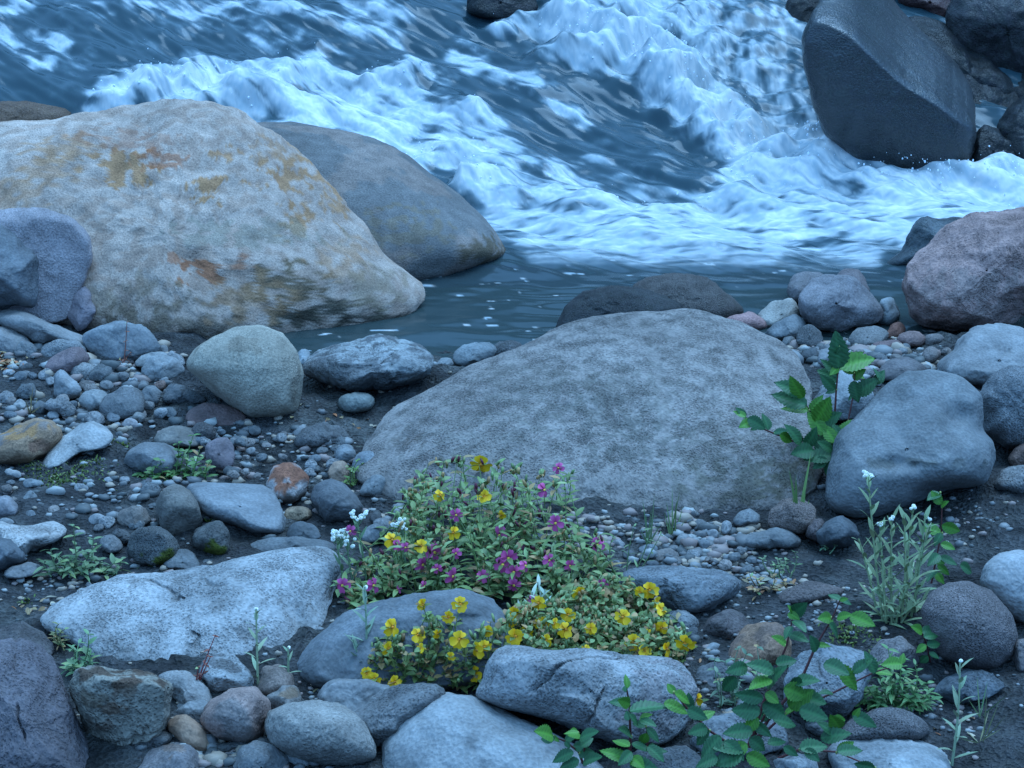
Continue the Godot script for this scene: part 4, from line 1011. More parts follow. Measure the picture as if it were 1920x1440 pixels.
func build_pebbles() -> void:      # small stones one can still count, patch by patch
	var tints := [GREY, SLATE, Color(0.32, 0.31, 0.30), Color(0.24, 0.22, 0.20), Color(0.20, 0.20, 0.205)]
	var patches := [
		["small grey pebble in the patch below the broad sloping boulder", "pebbles below the sloping boulder", [[1310, 985, 18, 11], [1283, 1014, 19, 13], [1336, 1001, 13, 11], [1361, 990, 11, 16], [1215, 1032, 22, 12], [1246, 1042, 27, 15], [1320, 1020, 14, 10], [1300, 1040, 16, 10], [1375, 1010, 10, 9], [1262, 995, 12, 8], [1240, 1015, 14, 9], [1205, 1010, 11, 8], [1378, 1044, 15, 10], [1410, 1050, 12, 8], [1360, 1060, 15, 11], [1330, 1050, 11, 8], [1400, 1070, 16, 10], [1180, 1040, 14, 10], [1268, 1052, 13, 9], [1345, 1030, 12, 8], [1390, 1032, 10, 7], [1225, 1058, 14, 8], [1160, 1020, 14, 10], [1130, 1035, 16, 11], [1430, 1062, 9, 7]]],
		["small grey pebble among the stones left of the pale right-edge slab", "pebbles on the right bank", [[1560, 700, 12, 9], [1590, 668, 15, 11], [1615, 680, 14, 9], [1640, 668, 12, 8], [1600, 700, 10, 7], [1660, 662, 14, 9], [1690, 660, 16, 9], [1712, 672, 13, 9], [1775, 660, 13, 9], [1700, 690, 11, 7], [1770, 680, 12, 8], [1480, 662, 9, 7], [1575, 640, 12, 9], [1620, 660, 10, 7], [1672, 680, 9, 6], [1736, 690, 10, 6], [1790, 690, 9, 6], [1630, 700, 12, 8], [1585, 720, 14, 9], [1645, 718, 10, 7], [1555, 722, 10, 7]]],
		["small grey pebble lying on the left bank's dark mud", "pebbles on the left bank", [[18, 700, 16, 9], [50, 690, 15, 9], [95, 715, 12, 9], [230, 705, 16, 9], [250, 715, 12, 8], [200, 722, 18, 9], [280, 700, 14, 9], [60, 705, 13, 8], [320, 740, 10, 8], [232, 735, 12, 8], [20, 778, 16, 9], [75, 790, 12, 8], [100, 778, 14, 8], [225, 815, 10, 6], [325, 788, 10, 6], [440, 828, 12, 8], [470, 845, 10, 7], [415, 810, 10, 6], [500, 835, 12, 6], [480, 805, 9, 5], [530, 815, 12, 6], [590, 860, 14, 9], [605, 845, 12, 8], [580, 885, 11, 9], [585, 880, 9, 7], [460, 885, 11, 8], [482, 893, 9, 7], [600, 925, 9, 7], [105, 940, 10, 6], [210, 940, 9, 6], [240, 920, 10, 7], [165, 868, 6, 5], [640, 830, 9, 6], [620, 815, 12, 7], [100, 905, 9, 5], [185, 990, 12, 8], [150, 1000, 14, 8], [90, 955, 12, 7], [20, 905, 10, 6]]],
		["small pale pebble in the gravel at the bottom left edge", "pebbles at the bottom left", [[405, 1425, 12, 9], [420, 1412, 9, 7], [395, 1412, 8, 6], [410, 1438, 12, 8], [380, 1440, 14, 9], [560, 1440, 14, 8], [620, 1442, 14, 8], [430, 1428, 8, 6], [230, 1430, 12, 8], [205, 1438, 10, 6], [425, 1400, 8, 5], [610, 1430, 9, 6]]],
		["small dark stone in the shade between purple and yellow flowers", "stones under the flower clump", [[1010, 1015, 22, 16], [1060, 1030, 20, 14], [985, 1040, 18, 12], [1090, 1060, 22, 14], [1100, 1020, 16, 11], [1030, 1090, 20, 12], [700, 1000, 28, 18], [720, 985, 24, 14], [905, 1060, 18, 12], [1150, 1060, 18, 12]]],
	]
	for b in [[20, 340, 650, 800, 46], [370, 650, 800, 890, 26], [10, 300, 900, 985, 20]]:      # the left bank is packed with stones
		for i in b[4]:
			var r := rng.randf_range(8.0, 19.0)
			patches[2][2].append([rng.randf_range(b[0], b[1]), rng.randf_range(b[2], b[3]), r, r * rng.randf_range(0.55, 0.8)])
	for i in 16: patches[1][2].append([rng.randf_range(1560, 1780), rng.randf_range(640, 720), rng.randf_range(8, 16), rng.randf_range(6, 10)])
	var marks := [[470, 690, "cream egg boulder"], [690, 690, "layered slate rock"], [230, 640, "rounded blue-grey rock by the huge boulder"], [85, 615, "tilted slab"], [125, 680, "mauve wedge rock"], [228, 755, "mottled dark oval rock"], [126, 722, "upright pale wedge stone"], [60, 825, "rust-tinged tan rock"], [145, 835, "pale tongue-shaped rock"], [405, 780, "reddish mud slab"], [290, 860, "rounded grey rock beside the herb"], [410, 850, "mauve two-faced rock"], [600, 818, "dark lumpy mud rock"], [540, 905, "rust and white stone"], [440, 950, "flat-topped blue block"], [335, 960, "egg-shaped grey-green rock"], [60, 1010, "cracked whitish block"], [290, 1025, "round porous rock"], [250, 970, "tan-grey stone above the porous rock"], [695, 870, "round blue-grey stone by the sloping boulder"], [630, 940, "dark slate rock by the flowers"], [345, 740, "dark angular rock"], [300, 690, "broken blue-grey rock"], [60, 760, "dry grass tuft"], [160, 890, "moss patch on the mud"], [320, 880, "creeping green herb"],
		[1570, 565, "angular grey-mauve rock"], [1800, 520, "big mauve-brown boulder"], [1620, 630, "flat grey stone on the right bank"], [1700, 700, "dark low rock on the right bank"], [1580, 740, "three-cornered pale rock"], [1860, 660, "pale flat right-edge boulder"], [1520, 665, "dark stone at the sloping boulder's shoulder"], [1707, 636, "oval reddish stone"],
		[1485, 965, "brown pitted stone"], [1400, 970, "grey stone before the sloping boulder"], [1440, 1012, "flat slate rock"], [1260, 970, "grass tuft"], [1270, 1110, "dark slab-like rock"], [1440, 1090, "withered seedling"], [1130, 1020, "right end of the purple flowers"], [940, 1050, "densest purple flowers"], [750, 1040, "left purple flowers"], [1020, 1140, "silvery shoots"],
		[350, 1380, "smooth tan stone"], [440, 1340, "pinkish granite rock"], [600, 1375, "speckled granite boulder"], [225, 1335, "greenish cracked block"], [310, 1420, "mauve-grey bottom rock"], [490, 1425, "speckled grey bottom rock"]]
	for p in patches:
		for e in p[2]:
			var col: Color = tints[rng.randi() % tints.size()] * rng.randf_range(0.8, 1.2)
			var here := Vector2(e[0], e[1])
			var near: Array = marks[0]
			for k in marks:
				if here.distance_to(Vector2(k[0], k[1])) < here.distance_to(Vector2(near[0], near[1])): near = k
			var dx: float = here.x - near[0]
			var dy: float = here.y - near[1]
			var side := ("right of" if dx > 0.0 else "left of") if absf(dx) > absf(dy) * 1.2 else ("below" if dy > 0.0 else "above")
			var much := "tiny" if e[2] < 10.0 else ("small" if e[2] < 14.0 else ("fair-sized" if e[2] < 18.0 else "large"))
			var tone := "dark" if col.g < 0.185 else ("grey" if col.g < 0.26 else "pale")
			var stretch := "flat " if e[3] < e[2] * 0.62 else ("" if e[3] < e[2] * 0.8 else "round ")
			rock("pebble", "%s %s%s pebble %s the %s" % [much, stretch, tone, side, near[2]], e, {"col": col, "m": ["granite", "smooth", "mottled"][rng.randi() % 3], "facets": rng.randi_range(2, 6), "chips": rng.randi_range(1, 4), "res": 5.0, "soft": 1}, "pebble", p[1])
	rock("pebble", "whitish pebble left of the withered seedlings", [1360, 1058, 14, 10], {"col": Color(0.46, 0.42, 0.38), "m": "granite"}, "pebble")

# ---------------------------------------------------------------- plants
const HERB := Color(0.155, 0.215, 0.065)
const HERB_DARK := Color(0.04, 0.085, 0.032)
const HERB_PALE := Color(0.24, 0.31, 0.12)
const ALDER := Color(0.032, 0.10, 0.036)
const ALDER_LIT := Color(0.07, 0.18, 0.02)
const SILVER := Color(0.30, 0.36, 0.20)
const DRY := Color(0.33, 0.20, 0.08)
const RED_STEM := Color(0.12, 0.028, 0.025)

var alder_leaf: Array = []      # six meshes: three shapes, two tones
var petal_yellow: Array = []
var petal_purple: Array = []
var throat_yellow: ArrayMesh
var throat_purple: ArrayMesh

func rv(a: float) -> Vector3:
	return Vector3(rng.randf_range(-a, a), rng.randf_range(-a, a), rng.randf_range(-a, a))

func vary(c: Color, k := 0.25) -> Color:
	var f := 1.0 + rng.randf_range(-k, k)
	var r := Color(c.r * f * (1.0 + rng.randf_range(-0.1, 0.12)), c.g * f, c.b * f)
	return r

func make_alder_leaf(seed_: int, col: Color) -> ArrayMesh:     # a toothed, pleated oval leaf, one long, along +x
	var r := RandomNumberGenerator.new()
	r.seed = seed_
	var a := Acc.new()
	var nu := 19
	var nv := 6
	var bend := r.randf_range(0.05, 0.28)
	var fold := r.randf_range(0.1, 0.35)
	var wide := r.randf_range(0.25, 0.31)
	for i in nu + 1:
		var t := float(i) / nu
		var w := wide * pow(sin(PI * pow(t, 0.72)), 0.85)
		if i % 2 == 1 and i < nu: w *= 1.22
		if i == 0: w = 0.01
		if i == nu: w = 0.004
		for j in nv + 1:
			var q := float(j) / nv * 2.0 - 1.0
			var rib := absf(fposmod(t * 7.0 - absf(q) * 1.5, 1.0) - 0.5) * 2.0
			var y := fold * absf(q) * w + 0.034 * rib * (1.0 if j > 0 and j < nv else 0.5) - bend * t * t
			a.v.append(Vector3(t - 0.02 * absf(q), y, q * w))
			var tone := 0.7 + 0.6 * rib
			if j == nv / 2: tone = 1.5
			a.c.append(Color(col.r * tone, col.g * tone, col.b * tone))
			a.n.append(Vector3.UP)
	var row := nv + 1
	for i in nu + 1:
		for j in row:
			var e := a.v[mini(i + 1, nu) * row + j] - a.v[maxi(i - 1, 0) * row + j]
			var f := a.v[i * row + mini(j + 1, nv)] - a.v[i * row + maxi(j - 1, 0)]
			a.n[i * row + j] = f.cross(e).normalized()
	for i in nu:
		for j in nv:
			var b := i * row + j
			a.ix.append_array([b, b + row, b + 1, b + 1, b + row, b + row + 1])
	# front faces run clockwise seen from +y
	for k in range(0, a.ix.size(), 3):
		var p := a.v[a.ix[k]]
		if (a.v[a.ix[k + 1]] - p).cross(a.v[a.ix[k + 2]] - p).y > 0.0:
			var s := a.ix[k + 1]
			a.ix[k + 1] = a.ix[k + 2]
			a.ix[k + 2] = s
	return a.mesh()

func make_petal(col: Color, edge: Color, long: float, wide: float, curl: float) -> ArrayMesh:    # a rounded, notched lobe along +y, facing +z
	var a := Acc.new()
	var n := 5
	var m := 4
	for i in n + 1:
		var t := float(i) / n
		var w := wide * (0.22 + 0.78 * sin(PI * 0.5 * minf(1.0, t * 1.5)))
		if i == n: w *= 0.62
		for j in m + 1:
			var q := float(j) / m * 2.0 - 1.0
			var y := long * t - (0.12 * long * (1.0 - absf(q)) if i == n else 0.0)
			a.v.append(Vector3(q * w * 0.5, y, -curl * t * t * long + 0.10 * wide * q * q + 0.03 * wide * sin(q * 5.0 + t * 4.0)))
			a.n.append(Vector3(-q * 0.35, curl * t * 1.4, 1).normalized())
			a.c.append(col.lerp(edge, t))
	for i in n:
		for j in m:
			var b := i * (m + 1) + j
			a.ix.append_array([b, b + m + 1, b + 1, b + 1, b + m + 1, b + m + 2])
	return a.mesh()

func make_throat(col: Color, inside: Color) -> ArrayMesh:     # the tube of the flower, opening towards +z
	var a := Acc.new()
	a.tube([Vector3(0, 0, -0.85), Vector3(0, 0, -0.45), Vector3(0, 0, -0.12), Vector3(0, 0, 0.02)], 0.10, 0.27, col, 8)
	a.ball(Vector3(0, -0.07, -0.03), Vector3(0, 1, 0), 0.16, 0.2, inside, 4, 7)
	return a.mesh()

func flower(parent: Node3D, where: Vector3, size: float, purple: bool) -> void:
	var f := part("flower", throat_purple if purple else throat_yellow, M.petal, parent)
	f.position = where
	var yaw := rng.randf_range(-1.1, 1.1)
	f.basis = Basis.from_euler(Vector3(rng.randf_range(-0.75, 0.1), yaw, rng.randf_range(-0.3, 0.3))).scaled(Vector3.ONE * size)
	var kinds: Array = petal_purple if purple else petal_yellow
	var turns := [28.0, -28.0, 112.0, 180.0, -112.0]
	if purple: turns = [32.0, -32.0, 100.0, 180.0, -100.0]
	for k in 5:
		var p := part("petal", kinds[0 if k < 2 else 1], M.petal, f)
		p.basis = Basis(Vector3(0, 0, 1), deg_to_rad(turns[k] + rng.randf_range(-9, 9))) * Basis(Vector3(1, 0, 0), rng.randf_range(-0.25, 0.5))
		p.position = p.basis * Vector3(0, 0.14, 0)

func bend(a: Vector3, b: Vector3, sag: float, k := 5) -> Array:
	var r: Array = []
	var side := Vector3(rng.randf_range(-1, 1), 0, rng.randf_range(-1, 1)) * sag
	for i in k + 1:
		var t := float(i) / k
		r.append(a.lerp(b, t) + side * sin(PI * t) + Vector3(0, 1, 0) * sag * 0.5 * sin(PI * t))
	return r

func leafy_stem(st: Acc, fo: Acc, a: Vector3, b: Vector3, o: Dictionary) -> void:
	var line := bend(a, b, o.get("sag", 0.012))
	var col: Color = o.get("col", HERB)
	st.tube(line, o.get("r", 0.0016), 0.0007, vary(o.get("stem", col * 1.1), 0.2), 4)
	var long: float = o.get("leaf", 0.03)
	var n: int = o.get("pairs", 6)
	var dir := (b - a).normalized()
	var turn := rng.randf() * TAU
	for i in n:
		var t := lerpf(o.get("from", 0.12), 0.97, float(i) / maxf(1.0, n - 1.0))
		var at_ := int(t * 4.99)
		var p: Vector3 = (line[at_] as Vector3).lerp(line[at_ + 1], t * 5.0 - at_)
		turn += 1.57 + rng.randf_range(-0.4, 0.4)
		for k in 2:
			if rng.randf() < 0.1: continue
			var an := turn + PI * k
			var out := Vector3(cos(an), 0, sin(an))
			var up_: float = o.get("rise", 0.45) + rng.randf_range(-0.3, 0.35)
			var d := (out + dir * up_).normalized()
			var nrm := (Vector3.UP * 1.0 + out * -0.3 + rv(0.35)).normalized()
			var c := vary(col, 0.3)
			var dice := rng.randf()
			if dice < o.get("dry", 0.0): c = vary(DRY, 0.35)
			elif dice < o.get("dry", 0.0) + 0.12: c = vary(HERB_PALE, 0.2)
			fo.blade(p, d, nrm, long * lerpf(1.1, 0.6, t) * rng.randf_range(0.7, 1.25), long * o.get("slim", 0.36) * rng.randf_range(0.8, 1.15), rng.randf_range(0.0, 0.5), 0.3, c, 0.42, 4)

func finish(root: Node3D, st: Acc, fo: Acc, leaves := "foliage") -> void:
	for acc in [st, fo]:
		for i in acc.v.size(): acc.v[i] -= root.position
	if st.v.size() > 0:
		var sm := part("stems", st.mesh(), M.stem, root)
		sm.set_meta("kind", "stuff")
	if fo.v.size() > 0:
		var f := part(leaves, fo.mesh(), M.leaf, root)
		f.set_meta("kind", "stuff")

func inside(poly: PackedVector2Array) -> Vector2:
	var lo := poly[0]
	var hi := poly[0]
	for p in poly:
		lo = lo.min(p); hi = hi.max(p)
	for k in 200:
		var q := Vector2(rng.randf_range(lo.x, hi.x), rng.randf_range(lo.y, hi.y))
		if Geometry2D.is_point_in_polygon(q, poly): return q
	return poly[0]

func clump(tips: String, floor_y: Array, plants: Array, stems: int, flowers: Array, purple: bool, o: Dictionary) -> void:
	# plants: [px, label]; every stem belongs to the plant whose foot is nearest
	var poly := outline(tips)
	var roots: Array = []
	var st: Array = []
	var fo: Array = []
	for p in plants:
		var fy: float = lerpf(floor_y[1], floor_y[3], clampf((p[0] - floor_y[0]) / (floor_y[2] - floor_y[0]), 0.0, 1.0))
		var q := land(p[0], fy)
		roots.append(base("purple_monkeyflower" if purple else "yellow_monkeyflower", q, p[1], "wildflower", "purple monkeyflowers" if purple else "yellow monkeyflowers"))
		st.append(Acc.new())
		fo.append(Acc.new())
	var grow := func(tip: Vector2, bare: bool) -> Array:
		var bx: float = tip.x + rng.randfn(0.0, 22.0)
		var fy2: float = lerpf(floor_y[1], floor_y[3], clampf((bx - floor_y[0]) / (floor_y[2] - floor_y[0]), 0.0, 1.0))
		var by: float = minf(tip.y + rng.randf_range(o.get("short", 45.0), o.get("tall", 120.0)), fy2 + rng.randf_range(-28.0, 10.0))
		by = maxf(by, tip.y + 20.0)
		if bx < o.get("front", 0.0): by = fy2 + rng.randf_range(-12.0, 12.0)
		var foot := land(bx, by)
		var dd := depth_of(foot)
		var head := at(tip.x, tip.y, dd + (rng.randf_range(-0.09, -0.05) if bare else rng.randf_range(-0.05, 0.03)))
		var best := 0
		for k in plants.size():
			if absf(plants[k][0] - bx) < absf(plants[best][0] - bx): best = k
		leafy_stem(st[best], fo[best], foot, head, {"col": o.col, "leaf": o.leaf, "pairs": 2 if bare else rng.randi_range(3, 6), "dry": o.dry, "slim": o.slim, "from": 0.1, "r": 0.0013})
		return [best, head, (head - foot).normalized(), dd]
	for i in stems:
		var g: Array = grow.call(inside(poly), false)
		var h: Vector3 = g[1]
		var acc: Acc = fo[g[0]]
		for k in rng.randi_range(0, o.get("pods", 3)):       # seed pods and spent flowers
			var p := h + rv(0.010)
			var ax: Vector3 = (g[2] + rv(0.5)).normalized()
			var c := vary(HERB_PALE * 0.8, 0.25)
			var dice := rng.randf()
			if dice < 0.25: c = vary(DRY, 0.4)
			elif purple and dice < 0.42: c = Color(0.10, 0.012, 0.03)
			acc.ball(p, ax, rng.randf_range(0.006, 0.011), rng.randf_range(0.0024, 0.0042), c, 4, 5)
	for f in flowers:
		var g: Array = grow.call(Vector2(f[0], f[1]), true)
		var kind: bool = purple if f.size() < 4 else f[3]
		flower(roots[g[0]], g[1] - roots[g[0]].position, (f[2] if f.size() > 2 else 13.0) * 1.2 * g[3] * tn / 720.0, kind)
	for k in plants.size(): finish(roots[k], st[k], fo[k])

func alder(label: String, foot: Vector2, twigs: Array, leaves: Array, off := 0.0, group := "") -> void:
	var q := land(foot.x, foot.y)
	var root := base("alder_seedling", q, label, "seedling", group)
	var dd := depth_of(q) + off
	var more: Array = []
	for t in twigs:
		var st := Acc.new()
		var pts := outline(t[0])
		var line: Array = []
		for i in pts.size(): line.append(at(pts[i].x, pts[i].y, dd + t[1] * float(i) / pts.size()) - q)
		st.tube(line, t[2] if t.size() > 2 else 0.0028, 0.0011, RED_STEM, 6)
		part("stem", st.mesh(), M.stem, root)
		for i in range(1, line.size()):
			var bd := Acc.new()
			bd.ball(line[i] + rv(0.0015), Vector3.UP, 0.003, 0.0022, Color(0.35, 0.38, 0.10), 4, 5)
			part("bud", bd.mesh(), M.stem, root)
		for i in range(1, pts.size()):
			var an := rng.randf() * TAU
			var ll := rng.randf_range(26.0, 44.0)
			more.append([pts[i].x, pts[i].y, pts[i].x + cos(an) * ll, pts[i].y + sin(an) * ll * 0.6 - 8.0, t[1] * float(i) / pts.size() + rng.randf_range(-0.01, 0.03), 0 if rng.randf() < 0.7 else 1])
	for l in leaves + more:      # [x0, y0, x1, y1, depth offset, tone]
		var p0 := at(l[0], l[1], dd + l[4])
		var p1 := at(l[2], l[3], dd + l[4] + rng.randf_range(-0.035, 0.02))
		var x := p1 - p0
		var long := x.length()
		x /= long
		var n := (Vector3(0, 0.75, 0.55) + rv(0.45)).normalized()
		var z := x.cross(n).normalized()
		n = z.cross(x).normalized()
		long *= 0.92
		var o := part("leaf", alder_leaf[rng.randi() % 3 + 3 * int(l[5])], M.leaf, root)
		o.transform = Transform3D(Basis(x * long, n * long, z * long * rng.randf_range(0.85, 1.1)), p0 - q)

func everlasting(label: String, stems: Array, bloom: Array, col: Color, leaf: float, group := "") -> void:
	var q := land(stems[0][0], stems[0][1])
	var root := base("pearly_everlasting", q, label, "wildflower", group)
	var st := Acc.new()
	var fo := Acc.new()
	for s in stems:      # foot px, tip px
		var a := land(s[0], s[1])
		var b := at(s[2], s[3], depth_of(a) + rng.randf_range(-0.05, 0.0))
		var line := bend(a, b, 0.006)
		var one := Acc.new()
		one.tube(line, 0.0026, 0.0014, vary(col, 0.1), 5)
		for i in one.v.size(): one.v[i] -= q
		part("stem", one.mesh(), M.stem, root)
		var n := int((b - a).length() / 0.011)
		var turn := rng.randf() * TAU
		for i in n:
			var t := float(i) / n
			var j := int(t * 4.99)
			var p: Vector3 = (line[j] as Vector3).lerp(line[j + 1], t * 5.0 - j)
			turn += 2.4
			var d := Vector3(cos(turn), lerpf(0.5, 1.6, t) + rng.randf_range(-0.3, 0.3), sin(turn))
			fo.blade(p, d, Vector3(-cos(turn), 1, -sin(turn)), leaf * lerpf(1.0, 0.55, t) * rng.randf_range(0.7, 1.2), leaf * 0.17, rng.randf_range(-0.1, 0.4), 0.25, vary(col, 0.18), 0.4, 4)
	for b in bloom:      # a head of small papery flowers: px, py, half width, count, stem index
		var a := land(stems[b[4]][0], stems[b[4]][1])
		var dd := depth_of(a) - 0.02
		var s := dd * tn / 720.0
		var c := at(b[0], b[1], dd)
		var head := Acc.new()
		var hub := at(b[0], b[1] + b[2] * 1.6, dd)
		for k in b[3]:
			var p := c + Vector3(rng.randf_range(-1, 1) * b[2], rng.randf_range(-0.45, 0.45) * b[2], rng.randf_range(-1, 1) * b[2]) * s
			var r := rng.randf_range(3.0, 4.4) * s
			head.ball(p, Vector3(0, 1, 0.2), r * 0.85, r, Color(0.88, 0.86, 0.76), 5, 7)
			head.ball(p + Vector3(0, r * 0.6, r * 0.35), Vector3.UP, r * 0.4, r * 0.45, Color(0.75, 0.66, 0.36), 3, 5)
			head.tube([hub, p], 0.0008, 0.0007, col, 4)
		for i in head.v.size(): head.v[i] -= q
		part("flower_head", head.mesh(), M.petal, root)
	finish(root, st, fo)

func tuft(called: String, label: String, foot: Vector2, blades: Array, col: Color, width := 0.004, category := "grass") -> void:   # blades: [tip px, tip py]
	var q := land(foot.x, foot.y)
	var root := base(called, q, label, category)
	var dd := depth_of(q)
	for b in blades:
		var fo := Acc.new()
		var a := at(foot.x + rng.randf_range(-6, 6), foot.y + rng.randf_range(-3, 4), dd)
		var tip := at(b[0], b[1], dd + rng.randf_range(-0.04, 0.04))
		fo.blade(a - q, tip - a, Vector3(rng.randf_range(-0.5, 0.5), 0.2, 1), (tip - a).length(), width, rng.randf_range(-0.05, 0.05), 0.4, vary(col, 0.2), 0.3, 5)
		part("blade", fo.mesh(), M.leaf, root)

func herb(called: String, label: String, foot: Vector2, tips: Array, o: Dictionary, category := "plant") -> void:   # tips: [px, py]
	var q := land(foot.x, foot.y)
	var root := base(called, q, label, category)
	var st := Acc.new()
	var fo := Acc.new()
	for t in tips:
		var f := Vector2(lerpf(foot.x, t[0], o.get("spread", 0.4)) + rng.randf_range(-8, 8), foot.y + rng.randf_range(-8, 6))
		var a := land(f.x, f.y)
		var b := at(t[0], t[1], depth_of(a) + rng.randf_range(-0.03, 0.02))
		var one := Acc.new()
		leafy_stem(one, fo, a, b, o)
		for i in one.v.size(): one.v[i] -= q
		part("stem", one.mesh(), M.stem, root)
	finish(root, st, fo)

func build_plants() -> void:
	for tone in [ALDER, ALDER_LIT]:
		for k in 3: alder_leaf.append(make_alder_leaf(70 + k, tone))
	var y1 := Color(0.98, 0.47, 0.004)
	var y2 := Color(0.99, 0.58, 0.008)
	petal_yellow = [make_petal(y1, y2, 0.62, 0.72, 0.25), make_petal(y1, y2, 0.78, 0.86, 0.4)]
	var p1 := Color(0.50, 0.04, 0.18)
	var p2 := Color(0.66, 0.10, 0.28)
	petal_purple = [make_petal(p1, p2, 0.70, 0.62, 0.35), make_petal(p1, p2, 0.78, 0.66, 0.5)]
	throat_yellow = make_throat(Color(0.62, 0.42, 0.03), Color(0.75, 0.25, 0.01))
	throat_purple = make_throat(Color(0.30, 0.05, 0.14), Color(0.75, 0.50, 0.06))

	clump("732,955 770,885 800,862 880,850 925,862 1000,888 1050,882 1082,890 1060,920 1030,950 1090,990 1130,990 1142,1050 1180,1095 1130,1140 1000,1120 800,1108 660,1140 618,1110 640,1060 700,1040 745,1000", [640, 1125, 1160, 1125],
		[[665, "purple monkeyflower by the pale flat boulder, beneath the white everlasting heads"], [760, "purple monkeyflower plant above the left shoulder of the domed slate boulder"], [850, "purple monkeyflower plant right behind the crown of the domed slate boulder"], [945, "purple monkeyflower with the densest cluster of open purple flowers"], [1040, "purple monkeyflower with tall pods standing against the sloping grey boulder"], [1125, "purple monkeyflower at the clump's right end beside the pebble patch"]],
		215, [[1020, 918, 14], [1047, 877, 11], [1042, 980, 15], [937, 1003, 17], [855, 965, 12], [815, 1035, 16], [792, 1058, 15], [848, 1080, 16], [953, 1046, 16], [942, 1058, 15], [963, 1072, 14], [963, 1097, 13], [905, 1080, 12], [700, 1097, 14], [642, 1097, 14], [745, 1105, 9], [795, 1098, 9], [1120, 1020, 13], [1068, 1060, 11], [1030, 1050, 12], [657, 995, 11], [745, 1022, 11], [760, 1026, 9], [855, 1037, 10], [1000, 1125, 11], [1130, 1095, 10], [820, 1066, 9], [985, 1060, 12],
			[902, 870, 19, false], [850, 998, 13, false], [735, 1012, 16, false], [790, 1023, 13, false], [908, 930, 13, false], [825, 928, 12, false], [940, 965, 9, false]],
		true, {"col": HERB, "leaf": 0.040, "dry": 0.11, "slim": 0.27, "pods": 4, "short": 45.0, "tall": 150.0})
	clump("690,1250 700,1205 730,1175 780,1185 800,1150 860,1160 880,1190 940,1150 1000,1120 1080,1085 1150,1080 1230,1095 1250,1150 1285,1190 1275,1240 1130,1225 1000,1215 915,1225 880,1290 790,1275 700,1270", [690, 1285, 1290, 1262],
		[[715, "yellow monkeyflower at the left end of the yellow clump, over the pale round-backed rock"], [795, "yellow monkeyflower with tall single blooms in front of the domed slate boulder"], [880, "yellow monkeyflower bunched against the left end of the flat-topped boulder"], [975, "yellow monkeyflower behind the flat-topped boulder's upper left corner, beside silvery shoots"], [1070, "yellow monkeyflower behind the middle of the flat-topped boulder"], [1170, "yellow monkeyflower with brown withered leaves behind the flat-topped boulder"], [1255, "yellow monkeyflower at the clump's right end above the boulder's corner"]],
		560, [[735, 1175, 17], [792, 1133, 12], [863, 1132, 15], [841, 1156, 12], [783, 1190, 14], [861, 1198, 17], [895, 1218, 16], [908, 1212, 13], [688, 1262, 13], [702, 1272, 12], [740, 1278, 13], [890, 1262, 15], [728, 1215, 14], [966, 1192, 17], [985, 1186, 14], [1010, 1168, 10], [955, 1165, 13], [1060, 1180, 15], [1085, 1111, 14], [1010, 1130, 14], [1218, 1106, 16], [1200, 1110, 12], [1168, 1156, 15], [1065, 1152, 13], [1108, 1178, 12], [1187, 1203, 16], [1250, 1217, 15], [1215, 1190, 12], [1285, 1206, 18], [1240, 1142, 13], [1240, 1176, 13], [1208, 1220, 13], [1025, 1200, 13], [1022, 1166, 12], [965, 1148, 13], [915, 1182, 11], [1098, 1218, 11], [820, 1188, 10], [790, 1215, 11], [845, 1230, 9], [1232, 1128, 11], [1040, 1168, 11]],
		false, {"col": Color(0.15, 0.19, 0.055), "leaf": 0.024, "dry": 0.26, "slim": 0.5, "pods": 3, "short": 25.0, "tall": 80.0, "front": 935.0})
	var lone := base("yellow_monkeyflower", land(1310, 1345), "lone yellow monkeyflower right of the flat-topped boulder", "wildflower", "yellow monkeyflowers")
	var ls := Acc.new()
	var lf := Acc.new()
	var lp := at(1306, 1310, depth_of(lone.position) - 0.01)
	leafy_stem(ls, lf, lone.position, lp, {"col": HERB, "leaf": 0.02, "pairs": 3, "slim": 0.5})
	flower(lone, lp - lone.position, 0.014, false)
	finish(lone, ls, lf)

	# everlastings
	everlasting("white-headed everlasting at the left of the purple flowers", [[668, 1120, 650, 1012], [690, 1110, 668, 970], [765, 1105, 752, 985], [655, 1125, 632, 1015]], [[668, 968, 15, 12, 1], [682, 962, 6, 5, 1], [640, 1000, 17, 15, 0], [652, 1012, 14, 12, 0], [628, 1007, 8, 7, 3], [748, 976, 11, 9, 2], [756, 988, 12, 11, 2], [740, 986, 6, 5, 2], [660, 1024, 5, 3, 0]], Color(0.15, 0.22, 0.11), 0.04, "everlastings")
	everlasting("tall pale everlasting stand with tight buds before the boot-shaped boulder", [[1655, 1165, 1628, 895], [1662, 1170, 1650, 985], [1672, 1168, 1672, 965], [1690, 1165, 1695, 965], [1700, 1150, 1712, 955], [1708, 1160, 1735, 965], [1715, 1150, 1745, 985], [1645, 1150, 1610, 1010], [1680, 1170, 1715, 1080], [1665, 1165, 1640, 1100], [1690, 1168, 1740, 1120]], [[1628, 890, 9, 16, 0], [1712, 952, 6, 5, 4], [1650, 984, 5, 4, 1], [1672, 972, 4, 3, 2], [1742, 972, 4, 3, 5]], Color(0.27, 0.33, 0.17), 0.055, "everlastings")
	everlasting("slim silvery stem in front of the large pale flat boulder, the taller of two", [[484, 1296, 480, 1142]], [[480, 1142, 3, 3, 0]], Color(0.30, 0.37, 0.22), 0.045, "everlastings")
	everlasting("short silvery stem right of the taller one, by the tan stone", [[538, 1285, 540, 1214]], [[540, 1214, 2, 2, 0]], Color(0.30, 0.37, 0.22), 0.03, "everlastings")
